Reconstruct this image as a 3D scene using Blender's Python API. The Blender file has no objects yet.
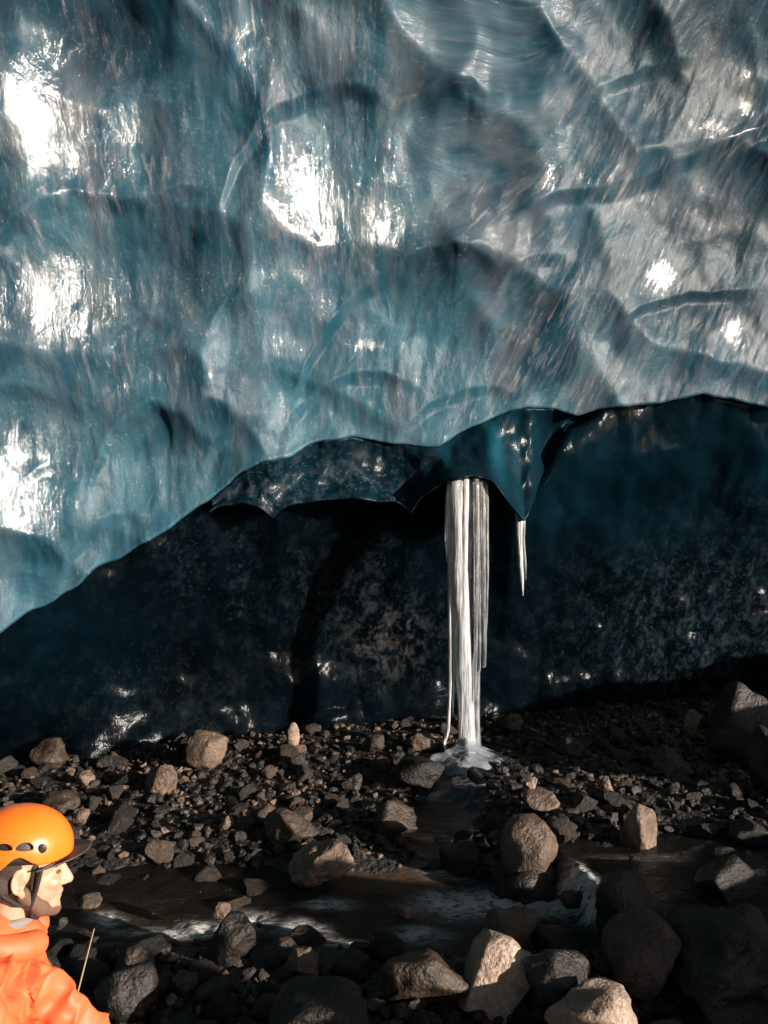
import bpy, bmesh, math, random
import numpy as np
from mathutils import Vector, Matrix

random.seed(7)
RNG = np.random.RandomState(11)
SC = bpy.context.scene
COL = SC.collection
F = 830.0; CAMZ = 2.0
SUN_AZ = math.radians(60); SUN_EL = math.radians(13)

# ------------------------------------------------------------------ helpers
def px2w(px, py, d):
    return ((px-384)/F*d, d, CAMZ+(512-py)/F*d)

def hash3(ix, iy, iz, seed):
    h = (ix.astype(np.int64)*374761393 + iy.astype(np.int64)*668265263 + iz.astype(np.int64)*2147483647 + seed*974634777) & 0xffffffff
    h = ((h ^ (h >> 13))*1274126177) & 0xffffffff
    h = ((h ^ (h >> 16))*2246822519) & 0xffffffff
    h = h ^ (h >> 15)
    return (h & 0xffff)/32767.5-1.0

def vnoise(x, y, z=0.0, seed=0):
    x, y, z = np.broadcast_arrays(np.asarray(x, float), np.asarray(y, float), np.asarray(z, float))
    ix, iy, iz = np.floor(x), np.floor(y), np.floor(z)
    fx, fy, fz = x-ix, y-iy, z-iz
    sx, sy, sz = [f*f*f*(f*(f*6-15)+10) for f in (fx, fy, fz)]
    out = 0
    for a in (0, 1):
        for b in (0, 1):
            for c in (0, 1):
                w = (sx if a else 1-sx)*(sy if b else 1-sy)*(sz if c else 1-sz)
                out = out + w*hash3(ix+a, iy+b, iz+c, seed)
    return out

def fbm(x, y, z=0.0, seed=0, octs=4, gain=0.5, lac=2.03):
    s = 0; a = 1; t = 0
    x, y, z = np.asarray(x, float), np.asarray(y, float), np.asarray(z, float)
    for k in range(octs):
        s = s+a*vnoise(x, y, z, seed+k*17); t += a
        x, y, z = x*lac+3.1, y*lac+7.7, z*lac+1.3; a *= gain
    return s/t

def sstep(a, b, x):
    t = np.clip((np.asarray(x, float)-a)/(b-a), 0, 1)
    return t*t*(3-2*t)

def mesh_obj(name, verts, faces, mat=None, parent=None, smooth=True, mats=None, fmat=None):
    me = bpy.data.meshes.new(name)
    me.from_pydata([tuple(v) for v in verts], [], faces)
    if smooth:
        me.polygons.foreach_set('use_smooth', [True]*len(me.polygons))
    me.update()
    o = bpy.data.objects.new(name, me); COL.objects.link(o)
    if mats:
        for m in mats: me.materials.append(m)
        me.polygons.foreach_set('material_index', fmat)
    elif mat: me.materials.append(mat)
    if parent: o.parent = parent
    return o

def grid_mesh(name, X, Y, Z, mat, attrs=None, uv=None, flip=False):
    nr, nc = X.shape
    co = np.stack([X, Y, Z], -1).reshape(-1, 3)
    me = bpy.data.meshes.new(name)
    idx = np.arange(nr*nc).reshape(nr, nc)
    a = idx[:-1, :-1].ravel(); b = idx[:-1, 1:].ravel(); c = idx[1:, 1:].ravel(); d = idx[1:, :-1].ravel()
    q = np.stack([a, b, c, d], 1) if not flip else np.stack([a, d, c, b], 1)
    n = len(q)
    me.vertices.add(len(co)); me.vertices.foreach_set('co', co.ravel())
    me.loops.add(n*4); me.loops.foreach_set('vertex_index', q.ravel().astype(np.int32))
    me.polygons.add(n); me.polygons.foreach_set('loop_start', np.arange(0, n*4, 4, dtype=np.int32))
    me.polygons.foreach_set('loop_total', np.full(n, 4, dtype=np.int32))
    me.polygons.foreach_set('use_smooth', np.ones(n, dtype=bool))
    me.update(calc_edges=True); me.validate()
    for k, v in (attrs or {}).items():
        at = me.attributes.new(k, 'FLOAT', 'POINT'); at.data.foreach_set('value', np.asarray(v, float).ravel().astype(np.float32))
    if uv is not None:
        at = me.attributes.new('flow', 'FLOAT_VECTOR', 'POINT')
        at.data.foreach_set('vector', np.stack([uv[0], uv[1], np.zeros_like(uv[0])], -1).ravel().astype(np.float32))
    me.materials.append(mat)
    o = bpy.data.objects.new(name, me); COL.objects.link(o)
    return o

def tag(o, label=None, cat=None, group=None, kind=None):
    if label: o['label'] = label
    if cat: o['category'] = cat
    if group: o['group'] = group
    if kind: o['kind'] = kind
    return o

def bake(o):
    """apply the modifiers of o"""
    bpy.context.view_layer.update()
    dg = bpy.context.evaluated_depsgraph_get()
    me = bpy.data.meshes.new_from_object(o.evaluated_get(dg))
    old = o.data; mats = [m for m in old.materials]
    o.modifiers.clear(); o.data = me
    if not me.materials:
        for m in mats: me.materials.append(m)
    me.polygons.foreach_set('use_smooth', [True]*len(me.polygons))
    return o

# ------------------------------------------------------------------ node helpers
class NT:
    def __init__(s, name):
        s.m = bpy.data.materials.new(name); s.m.use_nodes = True
        s.t = s.m.node_tree; s.t.nodes.clear()
        s.out = s.t.nodes.new('ShaderNodeOutputMaterial')
        s.p = s.t.nodes.new('ShaderNodeBsdfPrincipled')
        s.t.links.new(s.p.outputs[0], s.out.inputs[0])
    def n(s, typ, **kw):
        nd = s.t.nodes.new(typ)
        for k, v in kw.items():
            if k.startswith('i_'):
                nd.inputs[k[2:].replace('_', ' ')].default_value = v
            else: setattr(nd, k, v)
        return nd
    def l(s, a, b):
        s.t.links.new(a, b)
    def attr(s, name, vec=False):
        a = s.n('ShaderNodeAttribute', attribute_name=name)
        return a.outputs['Vector' if vec else 'Fac']
    def mapping(s, vec, scale=(1, 1, 1), loc=(0, 0, 0), rot=(0, 0, 0)):
        m = s.n('ShaderNodeMapping'); m.inputs['Scale'].default_value = scale
        m.inputs['Location'].default_value = loc; m.inputs['Rotation'].default_value = rot
        s.l(vec, m.inputs['Vector']); return m.outputs[0]
    def noise(s, vec, scale, detail=4, rough=0.55, dist=0.0):
        m = s.n('ShaderNodeTexNoise'); m.inputs['Scale'].default_value = scale
        m.inputs['Detail'].default_value = detail; m.inputs['Roughness'].default_value = rough
        m.inputs['Distortion'].default_value = dist
        s.l(vec, m.inputs['Vector']); return m.outputs['Fac']
    def voro(s, vec, scale, feature='F1', out='Distance'):
        m = s.n('ShaderNodeTexVoronoi', feature=feature); m.inputs['Scale'].default_value = scale
        s.l(vec, m.inputs['Vector']); return m.outputs[out]
    def ramp(s, fac, stops, interp='LINEAR'):
        r = s.n('ShaderNodeValToRGB'); r.color_ramp.interpolation = interp
        e = r.color_ramp.elements
        while len(e) < len(stops): e.new(0.5)
        for el, (p, c) in zip(e, stops):
            el.position = p
            el.color = (c, c, c, 1) if not isinstance(c, (tuple, list)) else (*c, 1)
        s.l(fac, r.inputs[0]); return r.outputs[0]
    def mix(s, fac, a, b, mode='MIX'):
        m = s.n('ShaderNodeMix', data_type='RGBA', blend_type=mode)
        m.inputs[0].default_value = 0.5
        if isinstance(fac, (int, float)): m.inputs[0].default_value = fac
        else: s.l(fac, m.inputs[0])
        for v, k in ((a, 6), (b, 7)):
            if isinstance(v, tuple): m.inputs[k].default_value = (*v, 1)
            else: s.l(v, m.inputs[k])
        return m.outputs[2]
    def math(s, op, a, b=None, clamp=False):
        m = s.n('ShaderNodeMath', operation=op, use_clamp=clamp)
        for v, k in ((a, 0), (b, 1)):
            if v is None: continue
            if isinstance(v, (int, float)): m.inputs[k].default_value = v
            else: s.l(v, m.inputs[k])
        return m.outputs[0]
    def bump(s, h, strength, dist, normal=None):
        b = s.n('ShaderNodeBump'); b.inputs['Strength'].default_value = strength
        b.inputs['Distance'].default_value = dist
        s.l(h, b.inputs['Height'])
        if normal is not None: s.l(normal, b.inputs['Normal'])
        return b.outputs[0]
    def set(s, **kw):
        for k, v in kw.items():
            i = s.p.inputs[k.replace('_', ' ')]
            if isinstance(v, (int, float)): i.default_value = v
            elif isinstance(v, tuple): i.default_value = (*v, 1) if len(v) == 3 and i.type == 'RGBA' else v
            else: s.l(v, i)
    def obj(s):
        return s.n('ShaderNodeTexCoord').outputs['Object']
    def geo(s):
        return s.n('ShaderNodeNewGeometry').outputs['Position']

# ------------------------------------------------------------------ materials
def upper_ice():
    t = NT('pale_ice')
    fl = t.attr('flow', True)
    milk = t.attr('milk'); dark = t.attr('deep_shade'); cy = t.attr('clear')
    warp = t.n('ShaderNodeTexNoise'); warp.inputs['Scale'].default_value = 1.6; warp.inputs['Detail'].default_value = 3
    t.l(fl, warp.inputs['Vector'])
    wv = t.n('ShaderNodeVectorMath', operation='MULTIPLY_ADD')
    t.l(warp.outputs['Color'], wv.inputs[0]); wv.inputs[1].default_value = (.30, .30, .0); t.l(fl, wv.inputs[2])
    fl2 = wv.outputs[0]
    st = t.noise(t.mapping(fl2, (5.0, 1.1, 1)), 1.0, 7, 0.60, 0.6)       # long streaks
    st2 = t.noise(t.mapping(fl, (24, 4.5, 1), (3, 5, 0)), 1.0, 6, 0.68, 0.5)
    cl = t.noise(t.mapping(fl2, (1.9, 1.3, 1), (9, 2, 0)), 1.0, 7, 0.58, 0.9)
    flk = t.noise(t.mapping(fl, (70, 24, 1), (1, 8, 0)), 1.0, 4, 0.65, 0.4)
    loc = t.ramp(t.noise(t.mapping(fl2, (2.3, 1.7, 1), (31, 12, 0)), 1.0, 3, .5, .5), [(0.42, 0.0), (0.58, 1.0)])
    base = t.ramp(cl, [(0.30, (0.004, 0.022, 0.040)), (0.45, (0.010, 0.046, 0.074)), (0.58, (0.030, 0.086, 0.118)), (0.72, (0.085, 0.135, 0.158))])
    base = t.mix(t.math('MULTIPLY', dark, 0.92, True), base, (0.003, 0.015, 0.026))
    base = t.mix(t.math('MULTIPLY', cy, 0.65, True), base, (0.022, 0.090, 0.126))
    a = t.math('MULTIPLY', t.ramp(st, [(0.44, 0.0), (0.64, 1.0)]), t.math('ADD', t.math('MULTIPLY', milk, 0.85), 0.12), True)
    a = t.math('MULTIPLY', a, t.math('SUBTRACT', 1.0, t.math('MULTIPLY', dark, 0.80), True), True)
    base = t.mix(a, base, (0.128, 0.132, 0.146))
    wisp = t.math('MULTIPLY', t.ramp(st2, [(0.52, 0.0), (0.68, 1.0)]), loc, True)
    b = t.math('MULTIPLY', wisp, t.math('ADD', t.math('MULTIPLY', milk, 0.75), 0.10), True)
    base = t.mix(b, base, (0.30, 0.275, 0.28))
    th = t.ramp(t.noise(t.mapping(fl2, (8, 1.6, 1), (40, 3, 0)), 1.0, 6, 0.62, 1.0), [(0.33, 1.0), (0.47, 0.0)])
    base = t.mix(t.math('MULTIPLY', th, 0.62), base, (0.012, 0.034, 0.046))
    bub = t.noise(fl, 38.0, 6, 0.75, 0.2)
    bk = t.math('MULTIPLY', t.ramp(bub, [(0.56, 0.0), (0.70, 1.0)]), t.ramp(cl, [(0.42, 0.0), (0.62, 0.55)]), True)
    base = t.mix(bk, base, (0.26, 0.30, 0.33))
    fk = t.math('MULTIPLY', t.ramp(flk, [(0.62, 0.0), (0.70, 1.0)]), wisp, True)
    base = t.mix(fk, base, (0.62, 0.58, 0.56))
    # soft body relief for the milky ice, ragged relief for its wet skin
    hb = t.math('ADD', t.math('MULTIPLY', t.noise(t.mapping(fl2, (4, 2.4, 1), (7, 1, 0)), 1.0, 5, .55, .4), 1.0), t.math('MULTIPLY', st2, 0.10))
    nb = t.bump(hb, 0.8, 0.024)
    h = t.math('ADD', t.math('MULTIPLY', st2, 0.60), t.math('MULTIPLY', flk, 0.30))
    nc = t.bump(h, 1.0, 0.0085, nb)
    rag = t.math('ADD', t.attr('wet'), t.math('ADD', t.math('MULTIPLY', t.math('SUBTRACT', st2, 0.5), 1.7), t.math('MULTIPLY', t.math('SUBTRACT', flk, 0.5), 1.3)))
    cw = t.math('ADD', t.ramp(rag, [(0.34, 0.0), (0.50, 0.95)]), 0.04, True)
    rg = t.ramp(t.noise(t.mapping(fl, (2.3, 1.6, 1), (20, 2, 0)), 1.0, 3), [(0.35, 0.07), (0.65, 0.15)])
    t.set(Base_Color=base, Roughness=0.45, IOR=1.31, Normal=nb, Specular_IOR_Level=0.2, Coat_Weight=cw, Subsurface_Weight=0.45, Subsurface_Radius=(0.05, 0.14, 0.20), Subsurface_Scale=0.9, Coat_IOR=1.5, Coat_Roughness=rg, Coat_Normal=nc)
    return t.m

def dark_ice(name, c0, c1, patch, amount, relief=.02, gloss=(.22, .42), spec=.4, sss=0.0):
    t = NT(name)
    g = t.geo()
    cl = t.noise(g, 1.4, 5, 0.6, 0.4)
    base = t.ramp(cl, [(0.3, c0), (0.7, c1)])
    pm = t.attr('patch')
    sp = t.ramp(t.noise(t.mapping(g, (1, 1, 0.8), (5, 0, 0)), 9.0, 9, 0.74, 0.15), [(0.48, 0.0), (0.72, 1.0)])
    sp2 = t.ramp(t.noise(g, 26.0, 4, 0.7, 0.3), [(0.58, 0.0), (0.66, 1.0)])
    k = t.math('MULTIPLY', sp, t.math('ADD', t.math('MULTIPLY', pm, 1.0), amount), True)
    base = t.mix(k, base, patch)
    k2 = t.math('MULTIPLY', sp2, t.math('ADD', t.math('MULTIPLY', pm, 0.5), amount*0.8), True)
    base = t.mix(k2, base, tuple(min(1, c*1.8) for c in patch))
    base = t.mix(t.attr('blue'), base, t.ramp(cl, [(0.3, (0.0005, 0.0032, 0.0055)), (0.7, (0.001, 0.0095, 0.0155))]))
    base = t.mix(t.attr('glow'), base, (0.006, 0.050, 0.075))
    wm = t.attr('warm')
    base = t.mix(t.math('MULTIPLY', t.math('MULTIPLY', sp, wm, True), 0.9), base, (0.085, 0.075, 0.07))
    h = t.math('ADD', t.noise(g, 3.5, 6, 0.55, 0.6), t.math('MULTIPLY', t.noise(t.mapping(g, (1, 1, 0.5)), 22, 4, 0.6, 0.4), 0.35))
    nb = t.bump(h, 0.8, relief)
    t.set(Base_Color=base, Roughness=t.ramp(cl, [(0.3, gloss[0]), (0.7, gloss[1])]), IOR=1.31, Normal=nb, Specular_IOR_Level=spec, Subsurface_Weight=sss, Subsurface_Radius=(0.9, 1.3, 1.4), Subsurface_Scale=0.8, Coat_Weight=.07, Coat_Roughness=.16, Coat_Normal=nb)
    return t.m

def rock_mat(name, c0, c1, c2, rough=(0.45, 0.75)):
    t = NT(name)
    o = t.obj(); inf = t.n('ShaderNodeObjectInfo')
    ofs = t.n('ShaderNodeVectorMath', operation='ADD'); t.l(o, ofs.inputs[0])
    cmb = t.n('ShaderNodeCombineXYZ'); r10 = t.math('MULTIPLY', inf.outputs['Random'], 37.0)
    for k in range(3): t.l(r10, cmb.inputs[k])
    t.l(cmb.outputs[0], ofs.inputs[1]); v = ofs.outputs[0]
    a = t.noise(v, 5.0, 7, 0.65, 0.4)
    b = t.noise(v, 42.0, 4, 0.7)
    vo = t.voro(v, 55.0)
    base = t.ramp(a, [(0.30, c0), (0.50, c1), (0.72, c2)])
    base = t.mix(t.ramp(b, [(0.42, 0.55), (0.6, 0.0)]), base, c0)
    base = t.mix(t.ramp(vo, [(0.05, 0.5), (0.16, 0.0)]), base, tuple(min(1, c*1.7) for c in c2))
    val = t.math('ADD', t.math('MULTIPLY', inf.outputs['Random'], 0.6), 0.7)
    hsv = t.n('ShaderNodeHueSaturation'); t.l(val, hsv.inputs['Value']); t.l(base, hsv.inputs['Color'])
    h = t.math('ADD', t.math('MULTIPLY', a, 1.2), t.math('ADD', t.math('MULTIPLY', b, 0.25), t.math('MULTIPLY', vo, -0.12)))
    nb = t.bump(h, 1.0, 0.035)
    t.set(Base_Color=hsv.outputs[0], Roughness=t.ramp(t.noise(v, 3.0, 2), [(0.35, rough[0]), (0.65, rough[1])]), Normal=nb, Specular_IOR_Level=0.4)
    return t.m

def ground_mat():
    t = NT('wet_gravel')
    g = t.geo()
    a = t.noise(g, 2.0, 6, 0.6, 0.3); vo = t.voro(g, 28.0); vc = t.voro(g, 28.0, out='Color'); v2 = t.voro(g, 70.0)
    base = t.ramp(a, [(0.3, (0.006, 0.005, 0.0045)), (0.7, (0.020, 0.016, 0.013))])
    cc = t.n('ShaderNodeSeparateColor'); t.l(vc, cc.inputs[0])
    base = t.mix(t.ramp(cc.outputs[0], [(0.5, 0.0), (1.0, 0.7)]), base, (0.045, 0.036, 0.030))
    h = t.math('ADD', t.math('MULTIPLY', t.math('SUBTRACT', 1.0, vo), 1.0), t.math('MULTIPLY', v2, -0.35))
    t.set(Base_Color=base, Roughness=0.55, Normal=t.bump(h, 0.8, 0.02))
    return t.m

def water_mat():
    t = NT('stream_water')
    g = t.geo(); fo = t.attr('foam')
    n1 = t.noise(t.mapping(g, (1, 2.2, 1)), 14.0, 6, 0.62, 0.8); n2 = t.noise(t.mapping(g, (1, 1.8, 1)), 38.0, 4, 0.6, 0.5)
    f = t.math('MULTIPLY', t.math('ADD', fo, -0.02), t.ramp(n1, [(0.38, 0.25), (0.56, 1.8)]), True)
    f = t.math('MULTIPLY', f, t.ramp(n2, [(0.3, 0.55), (0.6, 1.15)]), True)
    bed = t.mix(t.attr('lit_brown'), (0.007, 0.0055, 0.0045), (0.085, 0.058, 0.038))  # brown lit reflection of the pool painted into the bed colour
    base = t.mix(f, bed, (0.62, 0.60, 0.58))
    h = t.math('ADD', n1, t.math('MULTIPLY', n2, 0.4))
    rg = t.math('ADD', t.math('MULTIPLY', f, 0.5), 0.16)
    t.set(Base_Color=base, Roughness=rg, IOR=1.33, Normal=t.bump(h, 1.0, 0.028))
    return t.m

def icicle_mat(name, white, trans, rough):
    t = NT(name)
    o = t.obj()
    s1 = t.noise(t.mapping(o, (1, 1, 0.05)), 75.0, 4, 0.6)
    s2 = t.noise(t.mapping(o, (1, 1, 0.2)), 30.0, 5, 0.6, 0.3)
    base = t.ramp(s1, [(0.35, tuple(c*0.45 for c in white)), (0.6, white)])
    h = t.math('ADD', s1, t.math('MULTIPLY', s2, 0.6))
    tr = t.ramp(s2, [(0.35, trans), (0.65, max(0.0, trans-0.3))])
    t.set(Base_Color=base, Roughness=rough, IOR=1.31, Transmission_Weight=tr, Normal=t.bump(h, 0.7, 0.012),
          Coat_Weight=0.6, Coat_Roughness=0.12)
    return t.m

def plain(name, col, rough=0.5, bump=None, spec=0.5, noise_amt=0.25, nscale=20.0, **kw):
    t = NT(name); o = t.obj()
    n = t.noise(o, nscale, 5, 0.6)
    base = t.mix(t.ramp(n, [(0.35, noise_amt), (0.65, 0.0)]), col, tuple(c*0.55 for c in col))
    d = dict(Base_Color=base, Roughness=rough, Specular_IOR_Level=spec)
    if bump: d['Normal'] = t.bump(t.noise(o, bump[0], 4, 0.6), bump[1], bump[2])
    d.update(kw)
    t.set(**d); return t.m

M_ICE = upper_ice()
M_B = dark_ice('deep_blue_ice', (0.0008, 0.005, 0.009), (0.0012, 0.014, 0.023), (0.075, 0.088, 0.098), 0.02, .016, (.30, .50), .07)
M_C = dark_ice('black_ice', (0.0004, 0.0011, 0.0018), (0.0006, 0.0028, 0.0048), (0.022, 0.036, 0.043), 0.07, .014, (.40, .60), .015, .9)
M_TAN = rock_mat('tan_rock', (0.060, 0.040, 0.028), (0.15, 0.10, 0.070), (0.26, 0.18, 0.13), (0.35, 0.7))
M_BRN = rock_mat('brown_rock', (0.020, 0.014, 0.010), (0.055, 0.038, 0.027), (0.12, 0.083, 0.060), (0.35, 0.65))
M_DRK = rock_mat('dark_rock', (0.0055, 0.0042, 0.0034), (0.014, 0.0105, 0.0082), (0.030, 0.023, 0.018), (0.35, 0.65))
M_GRY = rock_mat('grey_rock', (0.015, 0.0125, 0.0105), (0.042, 0.034, 0.028), (0.095, 0.077, 0.063), (0.4, 0.75))
M_PALE = rock_mat('pale_rock', (0.13, 0.092, 0.068), (0.30, 0.215, 0.16), (0.48, 0.36, 0.28), (0.45, 0.75))
M_GND = ground_mat()
M_WAT = water_mat()
M_WHITE_ICE = icicle_mat('highlight_ice', (0.90, 0.91, 0.94), 0.62, 0.16)  # whiter ice; paints the highlight into the left strands of the column
M_CLEAR_ICE = icicle_mat('clear_ice', (0.66, 0.70, 0.75), 0.9, 0.08)
M_SLICK = plain('slick_ice', (0.045, 0.062, 0.068), 0.12, (12, .7, .02), .5, .6, 9, Coat_Weight=.8, Coat_Roughness=.06)
M_SLUSH = plain('slush_ice', (0.36, 0.40, 0.44), 0.16, (14, .6, .02), .5, .35, 9, IOR=1.31, Transmission_Weight=.35, Coat_Weight=.8, Coat_Roughness=.06)

# ------------------------------------------------------------------ the ice walls
D0 = 6.55; KX = 0.29
def dA(x): return D0+KX*(np.asarray(x, float)-0.6)
def A_at(px, ofs=0.0, py=None):
    s = (px-384)/F; d = (D0+ofs-KX*0.6)/(1-KX*s); return s*d, d

def lean(z):
    w = np.clip(np.asarray(z, float)-2.4, 0, 20)
    return 0.07*w+0.028*w*w

LIP_A = [(-260, 760), (-120, 700), (-60, 664), (0, 638), (14, 628), (25, 619), (40, 614), (52, 606), (62, 594), (75, 585), (95, 571), (110, 568), (117, 566), (125, 560), (137, 550), (150, 542), (175, 524), (200, 511), (208, 508), (227, 490), (238, 476), (250, 467), (262, 460), (290, 457), (305, 446), (325, 439), (350, 436), (384, 441), (412, 446), (439, 446), (459, 432), (484, 422), (499, 415), (524, 407), (554, 408), (576, 414), (599, 407), (654, 403), (684, 397), (704, 394), (734, 399), (768, 407), (860, 395), (1000, 410), (1300, 380)]
LIP_B = [(-300, 900), (0, 700), (150, 560), (190, 530), (215, 507), (240, 503), (258, 507), (266, 513), (271, 519), (276, 511), (290, 505), (310, 503), (328, 499), (345, 497), (375, 502), (392, 500), (402, 508), (408, 517), (413, 508), (420, 497), (445, 480), (470, 476), (490, 482), (512, 510), (522, 523), (530, 508), (540, 478), (552, 448), (566, 424), (580, 416), (599, 410), (654, 405), (684, 399), (704, 396), (734, 401), (768, 409), (860, 397), (1000, 412), (1400, 382)]

def lip_world(pts, ofs):
    xs, zs = [], []
    for px, py in pts:
        x, d = A_at(px, ofs); xs.append(x); zs.append(CAMZ+(512-py)/F*d)
    return np.array(xs), np.array(zs)
lax, laz = lip_world(LIP_A, 0.0)
lbx, lbz = lip_world(LIP_B, 0.10)
def lipA(x): return np.interp(x, lax, laz)
def lipB(x): return np.interp(x, lbx, lbz)

# sun direction (towards the sun) and highlight normals
L = np.array([math.sin(SUN_AZ)*math.cos(SUN_EL), -math.cos(SUN_AZ)*math.cos(SUN_EL), math.sin(SUN_EL)])

def sheet_point(px, py):
    z = 3.0
    for _ in range(12):
        s = (px-384)/F
        d = (D0-KX*0.6-float(lean(z)))/(1-KX*s); z = CAMZ+(512-py)/F*d
    return s*d, d, z

# dishes: (px, py, rx_px, rz_px, tilt_deg, bias, hot)   hot: the wet glossy bowl whose glint is at (px,py)
DISH = [
 (95, 38, 62, 55, 0, .10, 0), (52, 135, 70, 80, 5, .06, 1), (128, 130, 40, 60, 0, .00, 0),
 (62, 300, 72, 85, 0, .10, 1), (160, 262, 62, 72, 0, .08, 0), (190, 100, 60, 90, -8, .03, 0),
 (302, 215, 60, 120, -6, .14, 1), (376, 212, 50, 110, 0, .14, 1), (452, 150, 58, 62, 5, .11, 0),
 (262, 40, 60, 60, 0, .02, 0), (345, 35, 62, 46, 10, .01, 0), (440, 30, 60, 46, -10, .02, 0),
 (425, 335, 118, 82, 22, .22, 0), (505, 330, 72, 85, 30, .15, 0), (575, 130, 70, 100, 30, .02, 0),
 (640, 50, 90, 60, 35, .05, 0), (735, 60, 70, 80, 30, .06, 0), (665, 268, 95, 80, 15, .15, 1),
 (745, 205, 90, 62, 25, .11, 0), (738, 330, 62, 62, 15, .08, 1), (592, 335, 75, 85, 30, .06, 0),
 (22, 488, 66, 92, 0, .11, 1), (30, 420, 70, 40, 0, .03, 0), (150, 465, 70, 66, 12, .15, 0), (112, 372, 55, 62, 0, .05, 0),
 (163, 360, 36, 56, 0, .04, 0), (232, 330, 46, 75, -10, .05, 0), (228, 440, 50, 60, 20, .08, 0),
 (345, 412, 82, 45, 25, .20, 0), (275, 395, 40, 50, 25, .05, 0), (120, 548, 60, 38, 25, .10, 0), (40, 570, 48, 50, 25, .09, 0), (10, 600, 46, 50, 0, .03, 0),
 (475, 400, 62, 42, 25, .12, 0), (560, 385, 62, 50, 15, .05, 0), (650, 370, 70, 52, 12, .07, 0), (735, 380, 60, 45, 8, .04, 0),
 (530, 230, 60, 60, 35, .03, 0), (590, 240, 60, 70, 35, .04, 0), (190, 545, 48, 40, 35, .05, 0), (505, 60, 55, 70, 25, .02, 0)]
cs = []
for (px, py, rx, rz, tl, bi, hot) in DISH:
    x, d, z = sheet_point(px, py)
    Rx, Rz = rx/F*d, rz/F*d
    A = 0.125
    if hot:
        V = np.array([-x, -d, CAMZ-z]); V /= np.linalg.norm(V)
        H = V+L; H /= np.linalg.norm(H)
        # surface y(x,z), normal ~ (dy/dx, -1, dy/dz)
        gx = H[0]/-H[1]; gz = H[2]/-H[1]
        bgx = KX; bgz = -(0.07+0.056*max(0, z-2.4))
        sx = (gx-bgx); sz = (gz-bgz)
        # y contribution = -A*q  -> grad_x = -2A (x-cx)/Rx^2
        cx = x+sx*Rx*Rx/(2*A); cz = z+sz*Rz*Rz/(2*A*(1.9 if sz < 0 else .55))
        lim = 0.7
        cx = x+np.clip(cx-x, -lim*Rx, lim*Rx); cz = z+np.clip(cz-z, -lim*Rz, lim*Rz)
        cs.append((cx, cz, Rx, Rz, 0.0, bi, A))
    else:
        cs.append((x, z, Rx, Rz, math.radians(tl), bi*1.25, A))
r = random.Random(3)
hx = np.array([c[0] for c in cs]); hz = np.array([c[1] for c in cs])
zz = 0.6
while zz < 9.5:
    xx = -10.0
    while xx < 10:
        x = xx+r.uniform(-.22, .22); z = zz+r.uniform(-.2, .2)
        if np.min((hx-x)**2+(hz-z)**2) > 0.30**2:
            cs.append((x, z, r.uniform(.32, .52), r.uniform(.36, .62), r.uniform(-.5, .4), r.uniform(-.13, -.03), .13))
        xx += .62
    zz += .6

def dishes(x, z):
    x = np.asarray(x, float); z = np.asarray(z, float)
    xw = x+0.10*fbm(x*1.4, z*1.2, seed=61, octs=3); zw = z+0.12*fbm(x*1.3, z*1.3, seed=62, octs=3)
    ks = 85.0
    acc = np.zeros(x.shape); 
    for (cx, cz, Rx, Rz, tl, bi, A) in cs:
        dx0 = xw-cx; dz0 = zw-cz
        m = (np.abs(dx0) < 2.0) & (np.abs(dz0) < 2.0)
        if not m.any(): continue
        dx = dx0[m]*math.cos(tl)-dz0[m]*math.sin(tl); dz = dx0[m]*math.sin(tl)+dz0[m]*math.cos(tl)
        q = (dx/Rx)**2*np.where(dx > 0, .42, 1.0)+(dz/Rz)**2*np.where(dz > 0, 1.9, 0.55)
        e = bi-A*q
        acc[m] += np.exp(ks*np.clip(e, -.6, 1))
    return np.log(acc+1e-12)/ks

def small_dishes(x, z):
    u = (x-(z-2.5)*.15)/.36; v = z/.40; iu = np.floor(u); iv = np.floor(v); acc = 0
    for a in (-1, 0, 1):
        for b in (-1, 0, 1):
            cu = iu+a+.5+.38*hash3(iu+a, iv+b, iu*0, 71); cv = iv+b+.5+.38*hash3(iu+a, iv+b, iu*0, 72)
            w = .20*hash3(iu+a, iv+b, iu*0, 73)
            q = (u-cu)**2+(v-cv)**2*np.where(v > cv, 1.5, .7)
            acc = acc+np.exp(9*(w-q))
    return np.log(acc+1e-9)/9

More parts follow.
